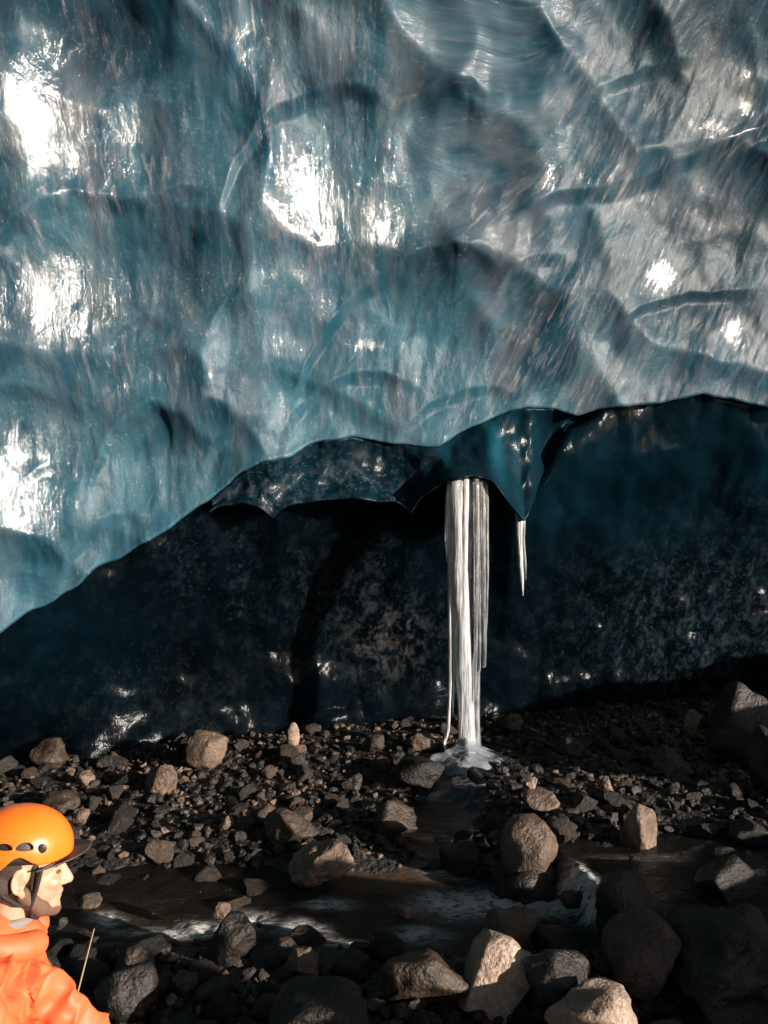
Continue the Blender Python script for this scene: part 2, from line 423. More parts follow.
ARCH = [
 ([(0, 250), (20, 222), (45, 205), (80, 193), (115, 200), (150, 195), (185, 186), (218, 197)], .10),
 ([(222, 208), (235, 165), (255, 130), (280, 102), (310, 85), (345, 78), (375, 84), (398, 104)], .12),
 ([(398, 108), (410, 95), (440, 80), (475, 78), (503, 102)], .10),
 ([(288, 400), (305, 360), (325, 322), (355, 285), (390, 262), (425, 245), (455, 240), (480, 250), (512, 270)], .15),
 ([(500, 285), (515, 264), (540, 253), (575, 250)], .08), ([(275, 440), (292, 408), (318, 382), (350, 368), (385, 368), (418, 380)], .12),
 ([(86, 490), (92, 460), (105, 430), (125, 412), (150, 400), (175, 402), (197, 420)], .12), ([(-40, 400), (0, 388), (25, 385), (50, 395), (75, 412), (92, 434)], .11),
 ([(-30, 580), (0, 560), (18, 548), (38, 546), (54, 562)], .09), ([(54, 578), (70, 550), (92, 522), (120, 512), (148, 518), (168, 538)], .10),
 ([(192, 472), (213, 440), (238, 418), (264, 414)], .10), ([(50, 62), (60, 30), (85, 8), (130, 0), (168, 10)], .10),
 ([(520, 208), (560, 192), (610, 186), (655, 172), (700, 152), (740, 135), (800, 118)], .13),
 ([(398, 424), (430, 402), (465, 386), (500, 380), (534, 392)], .08), ([(148, 262), (165, 238), (190, 225), (214, 238)], .07),
 ([(598, 335), (640, 306), (690, 290), (760, 286)], .09), ([(100, 345), (118, 322), (140, 312), (168, 318)], .06), ([(205, 330), (225, 300), (248, 290), (272, 300)], .06),
 ([(560, 120), (600, 85), (650, 62), (700, 55)], .07), ([(20, 480), (40, 462), (62, 460), (84, 476)], .05), ([(225, 70), (250, 30), (285, 10), (320, 20)], .06)]
arcs_w = []
for pts, h in ARCH:
    w_ = [sheet_point(a, b) for a, b in pts]
    arcs_w.append((np.array([q[0] for q in w_]), np.array([q[2] for q in w_]), h))
def arches(x, z):
    x = np.asarray(x, float); z = np.asarray(z, float)
    out = np.zeros(np.broadcast(x, z).shape)
    xw = x+.022*fbm(x*5, z*5, seed=66, octs=2); zw = z+.022*fbm(x*6, z*6, seed=67, octs=2)
    for ax, az, h in arcs_w:
        w_ = sstep(ax[0]-.03, ax[0]+.12, xw)*sstep(ax[-1]+.03, ax[-1]-.26, xw)
        dd = np.interp(xw, ax, az)-zw
        sl = (np.interp(xw+.10, ax, az)-np.interp(xw-.10, ax, az))/.20
        w_ = w_/(1+3.2*np.clip(-sl-.02, 0, 3))
        ln = .20+.9*h
        out = out+h*w_*sstep(-.015, .105, dd)*np.exp(-np.clip(dd, 0, 9)/ln)-.22*h*w_*np.exp(-(np.clip(-dd, 0, 9)/.09))*(dd < 0)-.22*h*w_*(dd >= 0)*np.exp(-np.clip(dd, 0, 9)/.04)
    return out

def yA(x, z):
    d = dishes(x, z)+.042*small_dishes(x+.06*fbm(x*3, z*3, seed=63, octs=2), z+.06*fbm(x*3, z*3, seed=64, octs=2))*sstep(-.25, .45, fbm(x*.9, z*.9, seed=65, octs=2)+.15)
    y = dA(x)-lean(z)+d+.62*arches(x, z)
    lx = x-(z-2.5)*lean_dir(x, z)
    y = y+0.030*fbm(x*2.1, z*1.7, seed=5, octs=3)+0.012*fbm(lx*7, z*2.2, seed=9, octs=3)+0.0025*fbm(lx*20, z*5, seed=19, octs=2)
    return y

def lean_dir(x, z):
    # how far the meltwater streaks lean to the right of vertical
    return 0.42*sstep(-0.2, 1.6, np.asarray(x, float))-0.05*sstep(-0.5, -2.5, np.asarray(x, float))

def fit_lip(pts, X_, yfun, k=3):
    a = np.array(pts, float); z = np.full(X_.shape, 2.6); y = yfun(X_, z)
    for _ in range(10):
        py = np.interp(384+X_/y*F, a[:, 0], a[:, 1]); z = 0.5*z+0.5*(CAMZ+(512-py)/F*y); y = 0.5*y+0.5*yfun(X_, z)
    z = np.clip(z, -.3, 4.5)
    z = z+.016*fbm(X_*5.5, 0, seed=55, octs=3)+.055*np.abs(np.sin(X_*4.6+1.5*vnoise(X_*1.3, 1, seed=59)))*sstep(-.9, -1.3, X_)*(k > 2)+.010*np.abs(vnoise(X_*4, 3, seed=57))
    ker = np.ones(k)/k
    zp = np.pad(z, k, mode='edge')
    return np.convolve(np.convolve(zp, ker, 'same'), ker[::-1], 'same')[k:-k]

def nonuniform(lo, hi, step, far_lo, far_hi):
    core = np.arange(lo, hi+step/2, step)
    l, s = [lo], step
    while l[-1] > far_lo: s *= 1.22; l.append(l[-1]-s)
    rr, s = [core[-1]], step
    while rr[-1] < far_hi: s *= 1.22; rr.append(rr[-1]+s)
    return np.concatenate([np.array(l[1:][::-1]), core, np.array(rr[1:])])

def blob(x, z, spots):
    out = np.zeros(np.shape(x))
    for (px, py, rx, ry, w) in spots:
        bx, d, bz = sheet_point(px, py)
        out = np.maximum(out, w*np.exp(-((x-bx)/(rx/F*d))**2-((z-bz)/(ry/F*d))**2))
    return out

XS = nonuniform(-3.6, 4.5, 0.0135, -12, 14)
NV = 430
# --- upper sheet
vv = np.linspace(0, 1, NV)**1.0
X = np.repeat(XS[None, :], NV, 0)
lax, laz = XS, fit_lip(LIP_A, XS, yA); zl = lipA(XS)[None, :]; ztop = 8.2
Z = zl+(ztop-zl)*vv[:, None]
Y = yA(X, Z)
# keep the lip edge of the sheet a little proud, and curl it back under
edge = np.exp(-(Z-zl)/0.10)
Y = Y*1.0
lipy = Y[0]-0.0
rows_x, rows_y, rows_z = [], [], []
for k, (by, dz) in enumerate([(.010, -.012), (.03, -.014), (.07, -.004), (.16, .03), (.5, .12), (1.2, .3)]):
    rows_x.append(XS); rows_y.append(lipy+by); rows_z.append(zl[0]+dz)
Xf = np.vstack([np.array(rows_x)[::-1], X]); Yf = np.vstack([np.array(rows_y)[::-1], Y]); Zf = np.vstack([np.array(rows_z)[::-1], Z])
flowu = Xf-(Zf-2.5)*lean_dir(Xf, Zf)+0.05*fbm(Xf*1.1, Zf*.8, seed=77, octs=3)
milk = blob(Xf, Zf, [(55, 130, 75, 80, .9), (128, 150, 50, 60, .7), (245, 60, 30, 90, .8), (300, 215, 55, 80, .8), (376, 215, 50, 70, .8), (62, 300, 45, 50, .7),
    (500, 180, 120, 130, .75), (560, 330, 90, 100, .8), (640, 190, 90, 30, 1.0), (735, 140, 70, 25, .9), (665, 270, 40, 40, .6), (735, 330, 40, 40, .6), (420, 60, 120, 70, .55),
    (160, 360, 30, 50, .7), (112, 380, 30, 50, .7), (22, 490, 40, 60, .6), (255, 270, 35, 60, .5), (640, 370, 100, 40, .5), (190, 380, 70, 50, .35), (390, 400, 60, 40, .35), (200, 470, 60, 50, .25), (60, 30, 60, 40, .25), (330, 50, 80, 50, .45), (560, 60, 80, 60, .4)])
deep_shade = blob(Xf, Zf, [(95, 40, 60, 50, 1), (185, 130, 40, 90, .6), (190, 280, 60, 60, .6), (700, 60, 110, 120, 1), (740, 230, 100, 70, 1), (700, 290, 130, 60, .9), (610, 270, 50, 40, .6), (445, 255, 60, 26, .9), (450, 90, 55, 25, .6), (120, 310, 60, 50, .5), (350, 85, 60, 25, .5), (580, 150, 60, 60, .4), (30, 420, 60, 30, .5), (620, 300, 60, 60, .5)])  # dark ice; flat spots under the arch tops paint in ridge shade
clear = blob(Xf, Zf, [(400, 320, 90, 60, 1), (340, 400, 90, 50, 1), (230, 260, 40, 60, .5), (440, 390, 60, 50, .8), (120, 480, 160, 90, .55), (60, 560, 90, 70, .6), (215, 110, 25, 60, .5), (250, 350, 60, 50, .5), (590, 210, 40, 40, .5)])
wet = blob(Xf, Zf, [(58, 130, 62, 72, 1), (128, 140, 20, 60, .6), (302, 218, 40, 62, 1), (376, 215, 36, 50, 1), (62, 300, 44, 44, 1), (22, 490, 34, 60, 1), (665, 272, 15, 15, .9), (735, 330, 13, 13, .7),
    (118, 372, 14, 50, .6), (160, 360, 12, 34, .6), (285, 385, 12, 40, .35), (245, 60, 10, 70, .35), (265, 30, 12, 50, .4), (640, 185, 60, 14, .5), (740, 130, 50, 10, .5), (750, 90, 8, 24, .8), (370, 338, 24, 6, .6), (440, 248, 70, 6, .4), (550, 170, 12, 40, .4)])
upper = grid_mesh('ice_ceiling', Xf, Yf, Zf, M_ICE, dict(milk=milk, deep_shade=deep_shade, clear=clear, wet=wet), (flowu, Zf))
tag(upper, 'pale blue scalloped glacier ice arching over the dark wall', 'ice ceiling', kind='structure')

# --- middle ledge of dark glassy ice
def yBot(x, z=None):
    return dA(x)+0.22-0.42*np.exp(-((x-0.66)/np.where(x > .66, .85, .42))**2)+.035*np.sin(x*19)*sstep(.2, .5, x)+.26*sstep(1.06, 1.40, x)
lbx = np.linspace(-6, 14, 1400); lbz = fit_lip(LIP_B, lbx, yBot, 2)
def yB(x, z):
    zb = lipB(x); za = lipA(x)
    t = np.clip((z-zb)/np.maximum(za-zb, .03), 0, 1.3)
    ybot = yBot(x)
    ytop = np.interp(x, XS, lipy)+.04
    y = ybot*(1-t)+ytop*t+.10*np.sin(np.clip(t, 0, 1)*math.pi)
    y = y+5*np.clip(z-za+.015, 0, 1)
    y = y+0.045*(1-np.abs(fbm(x*3.0, z*2.6, seed=31, octs=3))*2)*-1+0.02*fbm(x*9, z*5, seed=33, octs=2)
    y = y+0.06*np.sin(x*9+z*3)*sstep(1.4, -.4, x)*0.5
    return y
XB = np.arange(-1.30, 12, 0.017); XB = XB[XB < 1.75]
NB = 70
zlb = lipB(XB)[None, :]; ztb = np.maximum(lipA(XB)[None, :]+0.05, zlb+.03)
v = np.linspace(0, 1, NB)[:, None]
Xb = np.repeat(XB[None, :], NB, 0); Zb = zlb+(ztb-zlb)*v; Yb = yB(Xb, Zb)
rx, ry, rz = [], [], []
for by, dz in [(.008, -.010), (.03, -.012), (.08, .0), (.5, .08), (1.2, .2)]:
    rx.append(XB); ry.append(Yb[0]+by); rz.append(zlb[0]+dz)
Xb = np.vstack([np.array(rx)[::-1], Xb]); Yb = np.vstack([np.array(ry)[::-1], Yb]); Zb = np.vstack([np.array(rz)[::-1], Zb])
pat = blob(Xb, Zb, [(260, 490, 50, 30, 1), (350, 475, 80, 30, .9), (405, 505, 30, 20, .8)])
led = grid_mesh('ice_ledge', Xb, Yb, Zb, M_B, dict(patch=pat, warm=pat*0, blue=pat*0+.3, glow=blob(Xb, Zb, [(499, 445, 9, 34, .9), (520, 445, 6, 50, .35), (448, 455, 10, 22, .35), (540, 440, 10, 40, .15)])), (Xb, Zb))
tag(led, 'narrow dark blue glassy ledge of ice just below the pale ceiling edge', 'ice ledge', kind='structure')

# --- lower dark wall
BASE_PX = [(-400, 800), (0, 758), (100, 750), (200, 738), (300, 726), (450, 716), (600, 702), (700, 694), (768, 690), (1200, 670)]
bx_, by_ = [], []
for px, py in BASE_PX:
    d = (CAMZ-0.12)*F/(py-512); bx_.append((px-384)/F*d); by_.append(d)
def baseY(x): return np.interp(x, bx_, by_)
def yC(x, z):
    x = np.asarray(x, float); z = np.asarray(z, float)
    top = lipB(x)+.1-.55*sstep(.95, 1.7, x); yt = dA(x)+0.42-0.12*sstep(.95, 1.6, x)
    t = np.clip((z-0.05)/(np.maximum(top, .6)-0.05), 0, 1.6)
    y = baseY(x)*(1-t)+yt*t-0.22*np.sin(np.clip(t, 0, 1)*math.pi)*-1
    n = 0.12*fbm(x*1.3, z*1.3, seed=41, octs=3)
    ca = np.abs(fbm(x*2.3, z*1.9, seed=43, octs=3))
    y = y+n-0.07*ca+0.014*fbm(x*8, z*6, seed=47, octs=3)
    hasb = sstep(-1.30, -1.15, x)*sstep(1.9, 1.7, x)*sstep(-.10, .0, z-lipB(x))
    y = y+hasb*np.maximum(0, np.minimum(yB(x, z)+.10, dA(x)+.9)-y)
    need = np.interp(x, XS, lipy)+.09
    return y+sstep(-.40, -.03, z-lipA(x))*np.maximum(0, need-y)
XC = nonuniform(-4.2, 5.0, 0.018, -12, 14)
NC = 190
Xc = np.repeat(XC[None, :], NC, 0)
ztc = np.maximum(lipA(XC), lipB(XC))[None, :]+.15
Zc = -0.4+(ztc+.4)*np.linspace(0, 1, NC)[:, None]
Yc = yC(Xc, Zc)
def blobC(spots):
    out = np.zeros(Xc.shape); PX = 384+Xc/Yc*F; PY = 512-(Zc-CAMZ)/Yc*F
    for (px, py, rx, ry, w) in spots:
        out = np.maximum(out, w*np.exp(-((PX-px)/rx)**2-((PY-py)/ry)**2))
    return out
patC = blobC([(700, 620, 110, 90, .75), (740, 500, 60, 50, .5), (610, 640, 60, 40, .35), (240, 570, 16, 60, .5), (390, 630, 60, 50, .5), (190, 560, 30, 50, .3), (380, 560, 40, 40, .3), (150, 700, 100, 40, .25), (300, 600, 70, 60, .2)])  # pale specks; the middle spots also put gleams into the colour
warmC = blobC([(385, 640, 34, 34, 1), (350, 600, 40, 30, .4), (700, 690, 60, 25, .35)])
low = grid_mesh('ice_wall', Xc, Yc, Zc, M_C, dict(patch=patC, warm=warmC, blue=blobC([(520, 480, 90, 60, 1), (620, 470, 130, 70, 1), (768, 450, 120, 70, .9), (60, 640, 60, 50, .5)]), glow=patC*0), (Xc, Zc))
tag(low, 'near black clear ice wall with trapped grit rising behind the rubble', 'ice wall', kind='structure')

# --- the roof of the cave overhead and its left side, up to the open mouth behind
nu, nw = 90, 70
U = np.linspace(-12, 14, nu)[None, :]; W = np.linspace(0, 1, nw)[:, None]
top_y = yA(XS, np.full(XS.shape, ztop)); ty = np.interp(U[0], XS, top_y)[None, :]
Xr = np.repeat(U, nw, 0)
Yr = ty*(1-W)+(-7.0)*W
Zr = ztop-.02+2.1*np.sin(np.clip(W*1.25, 0, 1)*math.pi/2)*np.ones_like(U)-np.clip(-Xr-4, 0, 9)**2*0.18*W
Zr = Zr+0.35*fbm(Xr*.6, Yr*.6, seed=81, octs=3)*sstep(0, .1, W)
Zr = np.maximum(Zr, -0.5)
z0 = np.zeros_like(Zr)
roof = grid_mesh('cave_roof', Xr, Yr, Zr, M_ICE, dict(milk=z0+.2, deep_shade=z0+.8, clear=z0), (Xr, Yr), flip=False)
tag(roof, 'blue ice roof of the cave overhead', 'cave roof', kind='structure')

# ------------------------------------------------------------------ ground
SH = (math.sin(SUN_AZ), -math.cos(SUN_AZ))
def gz(x, y):
    x = np.asarray(x, float); y = np.asarray(y, float)
    z = 0.10*sstep(5.0, 6.6, y)
    z = z+0.20*sstep(3.2, 1.6, y)+0.12*sstep(1.6, 0.0, y)
    # upper pool terrace on the right, main pool on the left
    up = sstep(0.75, 1.15, x+0.25*(y-4.4))
    chan = sstep(3.75, 4.05, y+.06*np.sin(x*3))*sstep(4.95, 4.55, y+.10*np.sin(x*2.3+1))
    terr = 0.17*up*sstep(3.6, 4.1, y)*sstep(6.6, 5.2, y)
    z = z+terr-0.13*chan
    # little branch from the icicle foot
    br = np.exp(-((x-0.30+0.35*(y-5.2)*0)/0.22)**2)*sstep(4.6, 4.9, y)*sstep(5.85, 5.5, y)
    z = z-0.09*br
    # unseen rubble bank added at the right, its crest shaped to cast shade
    s = -x*SH[1]+y*SH[0]; t = x*SH[0]+y*SH[1]
    H = 0.84-0.25*np.exp(-((s-3.1)/.22)**2)+0.04*np.sin(s*4.1)+0.27*np.exp(-((s-3.80)/.28)**2)+0.42*sstep(5.5, 6.1, s)+0.35*np.exp(-((s-2.62)/.2)**2)-0.35*sstep(2.4, 1.2, s)+0.05*fbm(s*5, t, seed=90, octs=2)
    z = z+H*np.exp(-((t-2.6)/0.85)**2)*sstep(0.6, 1.6, s)
    z = z+0.035*fbm(x*1.9, y*1.9, seed=91, octs=4)+0.012*fbm(x*9, y*9, seed=93, octs=2)
    return z
GX = nonuniform(-4.0, 4.6, 0.025, -90, 90); GY = nonuniform(2.6, 9.2, 0.025, -90, 60)
gx, gy = np.meshgrid(GX, GY)
far = sstep(9, 30, np.hypot(gx, gy))
ground = grid_mesh('ground', gx, gy, gz(gx, gy)*(1-far)-0.05*far, M_GND)
tag(ground, 'dark wet gravel floor of the ice cave', 'ground', kind='structure')

# ------------------------------------------------------------------ water
def px_ground(px, py, z=0.0):
    d = (CAMZ-z)*F/(py-512); return (px-384)/F*d, d
FOAM = [(590, 905, 26, 16, 1.0), (560, 908, 35, 9, .9), (520, 905, 40, 9, .75), (470, 905, 45, 12, .6), (440, 900, 20, 8, .5), (420, 935, 30, 8, .35),
        (150, 932, 40, 4, .35), (205, 934, 45, 4, .5), (300, 930, 26, 8, .45), (250, 922, 22, 8, .5), (205, 928, 20, 5, .5), (105, 920, 14, 6, .5), (345, 945, 26, 5, .4), (470, 870, 40, 9, .28), (640, 858, 60, 5, .06), (745, 870, 16, 10, .5), (330, 905, 22, 5, .4)]
WX = np.arange(-3.6, 4.2, 0.02); WY = np.arange(3.5, 6.0, 0.02)
wx, wy = np.meshgrid(WX, WY)
stepx = wx+0.25*(wy-4.4)
lvl = -0.055+0.165*sstep(0.90, 1.04, stepx)
lvl = lvl+0.07*sstep(4.85, 5.4, wy)*sstep(.8, .6, wx)
fo = np.zeros(wx.shape)
PX = 384+wx/wy*F; PY = 512+(CAMZ-lvl)/wy*F
for (px, py, rx_, ry_, w) in FOAM:
    fo = np.maximum(fo, min(1, 1.6*w)*np.exp(-((PX-px)/rx_)**2-((PY-py)/ry_)**2))
fall = sstep(0.86, 0.92, stepx)*sstep(1.10, 1.03, stepx)*np.exp(-((wy-4.33)/0.14)**2)
fo = np.maximum(fo, fall*.8)
lvl = lvl+0.012*fbm(wx*7, wy*9, seed=101, octs=3)+fo*0.035*fbm(wx*16, wy*16, seed=103, octs=3)
water = grid_mesh('stream_water', wx, wy, lvl, M_WAT, dict(foam=fo, lit_brown=np.maximum(np.exp(-((PX-385)/60)**2-((PY-872)/16)**2), .35*np.exp(-((PX-120)/50)**2-((PY-925)/20)**2))))
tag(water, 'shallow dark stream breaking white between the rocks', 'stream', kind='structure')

# ------------------------------------------------------------------ rocks
def ico(sub):
    bm = bmesh.new(); bmesh.ops.create_icosphere(bm, subdivisions=sub, radius=1.0)
    v = np.array([p.co[:] for p in bm.verts]); f = [[q.index for q in p.verts] for p in bm.faces]
    bm.free(); return v, f
ICO = {k: ico(k) for k in (1, 2, 3, 4, 5)}

def rock_shape(seed, sub=4, cuts=8, angular=0.6, rough=0.12, top=None):
    """a stone about 1 unit in every direction"""
    rg = np.random.RandomState(seed)
    v, f = ICO[sub]; v = v.copy()
    n = np.clip(fbm(v[:, 0]*1.1+seed, v[:, 1]*1.1, v[:, 2]*1.1, seed=seed, octs=2), -1, 1)
    v = v*(1+0.28*n)[:, None]
    for k in range(cuts):
        d = rg.normal(size=3); d /= np.linalg.norm(d)
        h = rg.uniform(1-0.55*angular, 1.0)*0.85
        s = v@d; m = s > h
        v[m] -= np.outer((s[m]-h)*0.93, d)
    nn = v/np.linalg.norm(v, axis=1)[:, None]
    disp = rough*fbm(v[:, 0]*2.6+seed, v[:, 1]*2.6, v[:, 2]*2.6, seed=seed+5, octs=5, gain=.58)
    ridge = -rough*0.5*np.abs(fbm(v[:, 0]*2+9, v[:, 1]*2, v[:, 2]*4, seed=seed+8, octs=3))
    v = v+nn*(disp+ridge)[:, None]
    lo, hi = v.min(0), v.max(0)
    v = (v-(lo+hi)/2)/(hi-lo)
    return v, f

def make_rock(name, seed, x, y, z, w, dp, h, mat, rz=0.0, tilt=(0, 0), sink=0.15, **kw):
    v, f = rock_shape(seed, **kw)
    v = v*np.array([w, dp, h])
    R = np.array((Matrix.Rotation(rz, 3, 'Z')@Matrix.Rotation(tilt[0], 3, 'X')@Matrix.Rotation(tilt[1], 3, 'Y')))
    v = v@R.T
    v[:, 2] -= v[:, 2].min()+sink*h
    o = mesh_obj(name, v, f, mat)
    o.location = (x, y, z)
    return o

used = []
def hero(name, seed, px, py, w, h, mat, label, z=None, depth=None, dp=1.0, group=None, sink=.12, zadd=0.0, **kw):
    """px,py: foot of the stone where it meets the ground"""
    zz = 0.0
    for _ in range(6):
        x, y = px_ground(px, py, zz)
        zz = float(gz(x, y)) if z is None else z
    if depth: 
        y = depth; x = (px-384)/F*y
        zz = CAMZ-(py-512)/F*y
    W, Hh = w/F*y, h/F*y
    y2 = y+W*dp*0.4
    if z is None and depth is None: zz = float(gz(x, y2))
    o = make_rock(name, seed, x*y2/y, y2, zz+zadd, W*1.05, W*dp, Hh*1.02/(1-sink), mat, sink=sink, **kw)
    tag(o, label, 'boulder' if name == 'boulder' else 'rock', group)
    used.append((x*y2/y, y2, W*0.6))
    return o

R_ = hero
R_('boulder', 1, 207, 774, 40, 36, M_TAN, 'rounded tan boulder on the far bank, left of the small white upright stone', angular=.4, cuts=6)
R_('rock', 2, 160, 797, 32, 25, M_TAN, 'angular tan rock on the far bank just left of the rounded tan boulder', angular=.8)
R_('rock', 3, 293, 749, 13, 25, M_PALE, 'small white egg shaped stone standing upright at the foot of the dark ice', angular=.1, cuts=2, rough=.03)
R_('rock', 4, 50, 770, 34, 26, M_BRN, 'brown rock at the foot of the ice wall near the left edge', angular=.7)
R_('rock', 5, 115, 770, 36, 11, M_GRY, 'flat grey slab lying along the foot of the ice wall', angular=.9, dp=.5)
R_('rock', 6, 86, 787, 17, 13, M_TAN, 'small tan wedge shaped stone between flat grey slab and helmet', angular=.8)
R_('rock', 7, 60, 820, 36, 24, M_BRN, 'dull brown block directly behind the top of the orange helmet', angular=.6)
R_('rock', 8, 81, 825, 17, 14, M_TAN, 'small bright tan stone touching the front of the orange helmet', angular=.5)
R_('boulder', 9, 530, 856, 58, 58, M_TAN, 'large round sunlit tan boulder with a cap stone, right of the ice column foot', angular=.25, cuts=5, rough=.05, tilt=(0, .12), zadd=.10)
R_('rock', 10, 541, 813, 34, 18, M_TAN, 'rough tan cap stone perched on the large round tan boulder', depth=4.95, angular=.6)
R_('rock', 11, 531, 795, 12, 16, M_PALE, 'small pale pointed stone standing behind the cap stone of the round boulder', depth=5.2, angular=.8)
R_('boulder', 12, 640, 838, 32, 42, M_TAN, 'upright egg shaped tan boulder standing on a smaller block beyond the stream', angular=.15, cuts=3, zadd=.05, rough=.04)
R_('rock', 13, 634, 858, 32, 20, M_BRN, 'small brown block under the upright egg shaped boulder', angular=.6)
R_('boulder', 214, 320, 902, 60, 44, M_TAN, 'large craggy sunlit brown boulder with a split face in the middle of the stream', angular=1.0, cuts=14, rough=.24, rz=.5, sub=5)
R_('rock', 15, 292, 870, 56, 34, M_BRN, 'flat topped brown rock leaning behind the craggy boulder', angular=.9, cuts=10)
R_('rock', 16, 277, 846, 15, 27, M_TAN, 'narrow upright tan chip of stone behind the craggy boulder', angular=.9)
R_('rock', 17, 299, 830, 26, 16, M_BRN, 'dark brown tilted rock behind the narrow upright chip', angular=.9)
R_('rock', 18, 226, 833, 15, 16, M_TAN, 'small square tan stone on the near edge of the far bank', angular=.9)
R_('boulder', 19, 397, 842, 40, 36, M_BRN, 'dark pyramid shaped rock left of the ice puddle', angular=1.0, cuts=7)
R_('rock', 20, 423, 752, 30, 17, M_TAN, 'low tan rock on the bank just left of the icicle column', angular=.3)
R_('rock', 21, 374, 754, 20, 16, M_GRY, 'rounded grey stone on the bank midway between white egg stone and ice column', angular=.3)
R_('rock', 22, 351, 796, 22, 18, M_GRY, 'squarish grey rock on the far bank above the craggy boulder', angular=.9)
R_('boulder', 23, 497, 812, 50, 34, M_DRK, 'dark square block with slush ice running over its top at the column foot', depth=5.75, angular=.9, cuts=12)
R_('rock', 24, 232, 972, 46, 50, M_DRK, 'black upright rock standing in the white riffle', angular=.9, tilt=(0, .2))
R_('rock', 25, 222, 922, 17, 16, M_TAN, 'small tan pebble perched on the black rock in the riffle', depth=3.95, angular=.3)
R_('rock', 26, 284, 962, 32, 18, M_BRN, 'brown speckled rock touching the left of a paler tan rock below the riffle', angular=.4)
R_('rock', 27, 301, 982, 36, 26, M_TAN, 'tan saddle shaped rock just below the riffle near the middle', angular=.8)
R_('rock', 28, 408, 929, 20, 18, M_TAN, 'small lone tan stone on the dark near bank below the middle of the stream', angular=.6)
R_('boulder', 29, 512, 966, 60, 50, M_TAN, 'split brown and tan boulder behind the bright topped dark one', angular=.9, cuts=10)
R_('boulder', 30, 494, 1018, 92, 58, M_PALE, 'wedge shaped boulder with a bright sunlit upper face near the bottom', angular=.9, cuts=9, rz=.4)
R_('boulder', 131, 592, 1072, 84, 64, M_PALE, 'bright sunlit pale boulder cut by the bottom edge of the picture', angular=.8, cuts=9, rz=.8)
R_('boulder', 32, 425, 1020, 84, 58, M_BRN, 'flat topped dark boulder with a thin lit upper edge at the bottom middle', angular=.9, cuts=10)
R_('boulder', 33, 315, 1084, 110, 74, M_DRK, 'dark ridge backed boulder at the bottom edge left of the middle', angular=1.0, cuts=7, rz=.3)
R_('boulder', 34, 630, 958, 66, 72, M_DRK, 'smooth dark rounded boulder right of the small waterfall', angular=.3, cuts=5)
R_('boulder', 35, 735, 1030, 135, 84, M_DRK, 'huge black boulder with a sunlit crest at the lower right edge', angular=1.0, cuts=14, rough=.2, sub=5)
R_('boulder', 36, 644, 1010, 80, 76, M_BRN, 'dark peaked boulder with lit tip left of the huge black boulder', angular=.95, cuts=8)
R_('boulder', 37, 530, 912, 72, 36, M_DRK, 'low dark boulder forming the left lip of the small waterfall', angular=.5)
R_('rock', 38, 598, 884, 30, 20, M_BRN, 'wet brown rock between the two threads of the small waterfall', depth=4.5, angular=.6)
R_('boulder', 39, 744, 768, 74, 84, M_GRY, 'large flat topped grey boulder against the ice at the right edge', angular=.7, cuts=9)
R_('boulder', 40, 768, 800, 44, 66, M_DRK, 'dark boulder cut by the right edge in front of the grey one', angular=.5)
R_('boulder', 41, 726, 918, 70, 50, M_DRK, 'black boulder beyond the huge one at the right edge of the stream', angular=.8)
R_('rock', 42, 674, 782, 36, 34, M_GRY, 'grey triangular rock in the dark rubble on the right far bank', angular=.9)
R_('rock', 43, 607, 800, 14, 24, M_TAN, 'thin tan shard leaning left of the upright egg shaped boulder', angular=.9, tilt=(0, -.5))
R_('boulder', 44, 126, 1030, 62, 50, M_GRY, 'rounded grey boulder beside the orange sleeve of the seated person', angular=.3, cuts=5)
R_('rock', 45, 135, 990, 38, 36, M_BRN, 'brown rounded rock behind the grey boulder beside the sleeve', angular=.4)
R_('rock', 46, 184, 1000, 26, 22, M_BRN, 'small brown rock on the near bank left of the middle', angular=.5)
R_('rock', 47, 172, 1010, 16, 14, M_TAN, 'small square tan stone touching a brown rock on the near bank', angular=.8)
R_('rock', 48, 62, 948, 30, 24, M_GRY, 'grey chip of rock at the water edge by the chin of the person', angular=.9)
R_('rock', 49, 510, 735, 26, 20, M_GRY, 'grey pointed rock at the foot of the ice wall right of the column', angular=.8)
R_('rock', 50, 692, 735, 16, 26, M_TAN, 'thin upright flake of stone with lit edge below the right ice wall', angular=1.0, dp=.4)
R_('boulder', 51, 420, 806, 50, 26, M_DRK, 'smooth dark rock left of the ice column foot', angular=.3)
R_('rock', 52, 570, 760, 30, 20, M_DRK, 'low dark rock on the far bank right of the slush mound', angular=.5)
R_('boulder', 53, 560, 1030, 70, 60, M_DRK, 'dark rock wedged behind the bright boulder at the bottom edge', angular=.8)
R_('boulder', 54, 30, 1010, 60, 50, M_DRK, 'dark rock at the bottom left behind the seated person', angular=.6)
R_('boulder', 55, 556, 962, 50, 30, M_DRK, 'wet black rock just below the foot of the waterfall', angular=.7)
R_('rock', 56, 455, 990, 36, 24, M_DRK, 'small black rock wedged behind the flat topped boulder', angular=.7)
R_('rock', 57, 745, 985, 30, 20, M_BRN, 'brown fragment on top of the right hand rubble', angular=.9)
R_('boulder', 58, 690, 985, 60, 60, M_DRK, 'dark angular rock filling the gap between the peaked and the huge boulder', angular=.9)
R_('rock', 59, 350, 985, 44, 26, M_DRK, 'low dark rock on the near bank right of the saddle shaped rock', angular=.6)

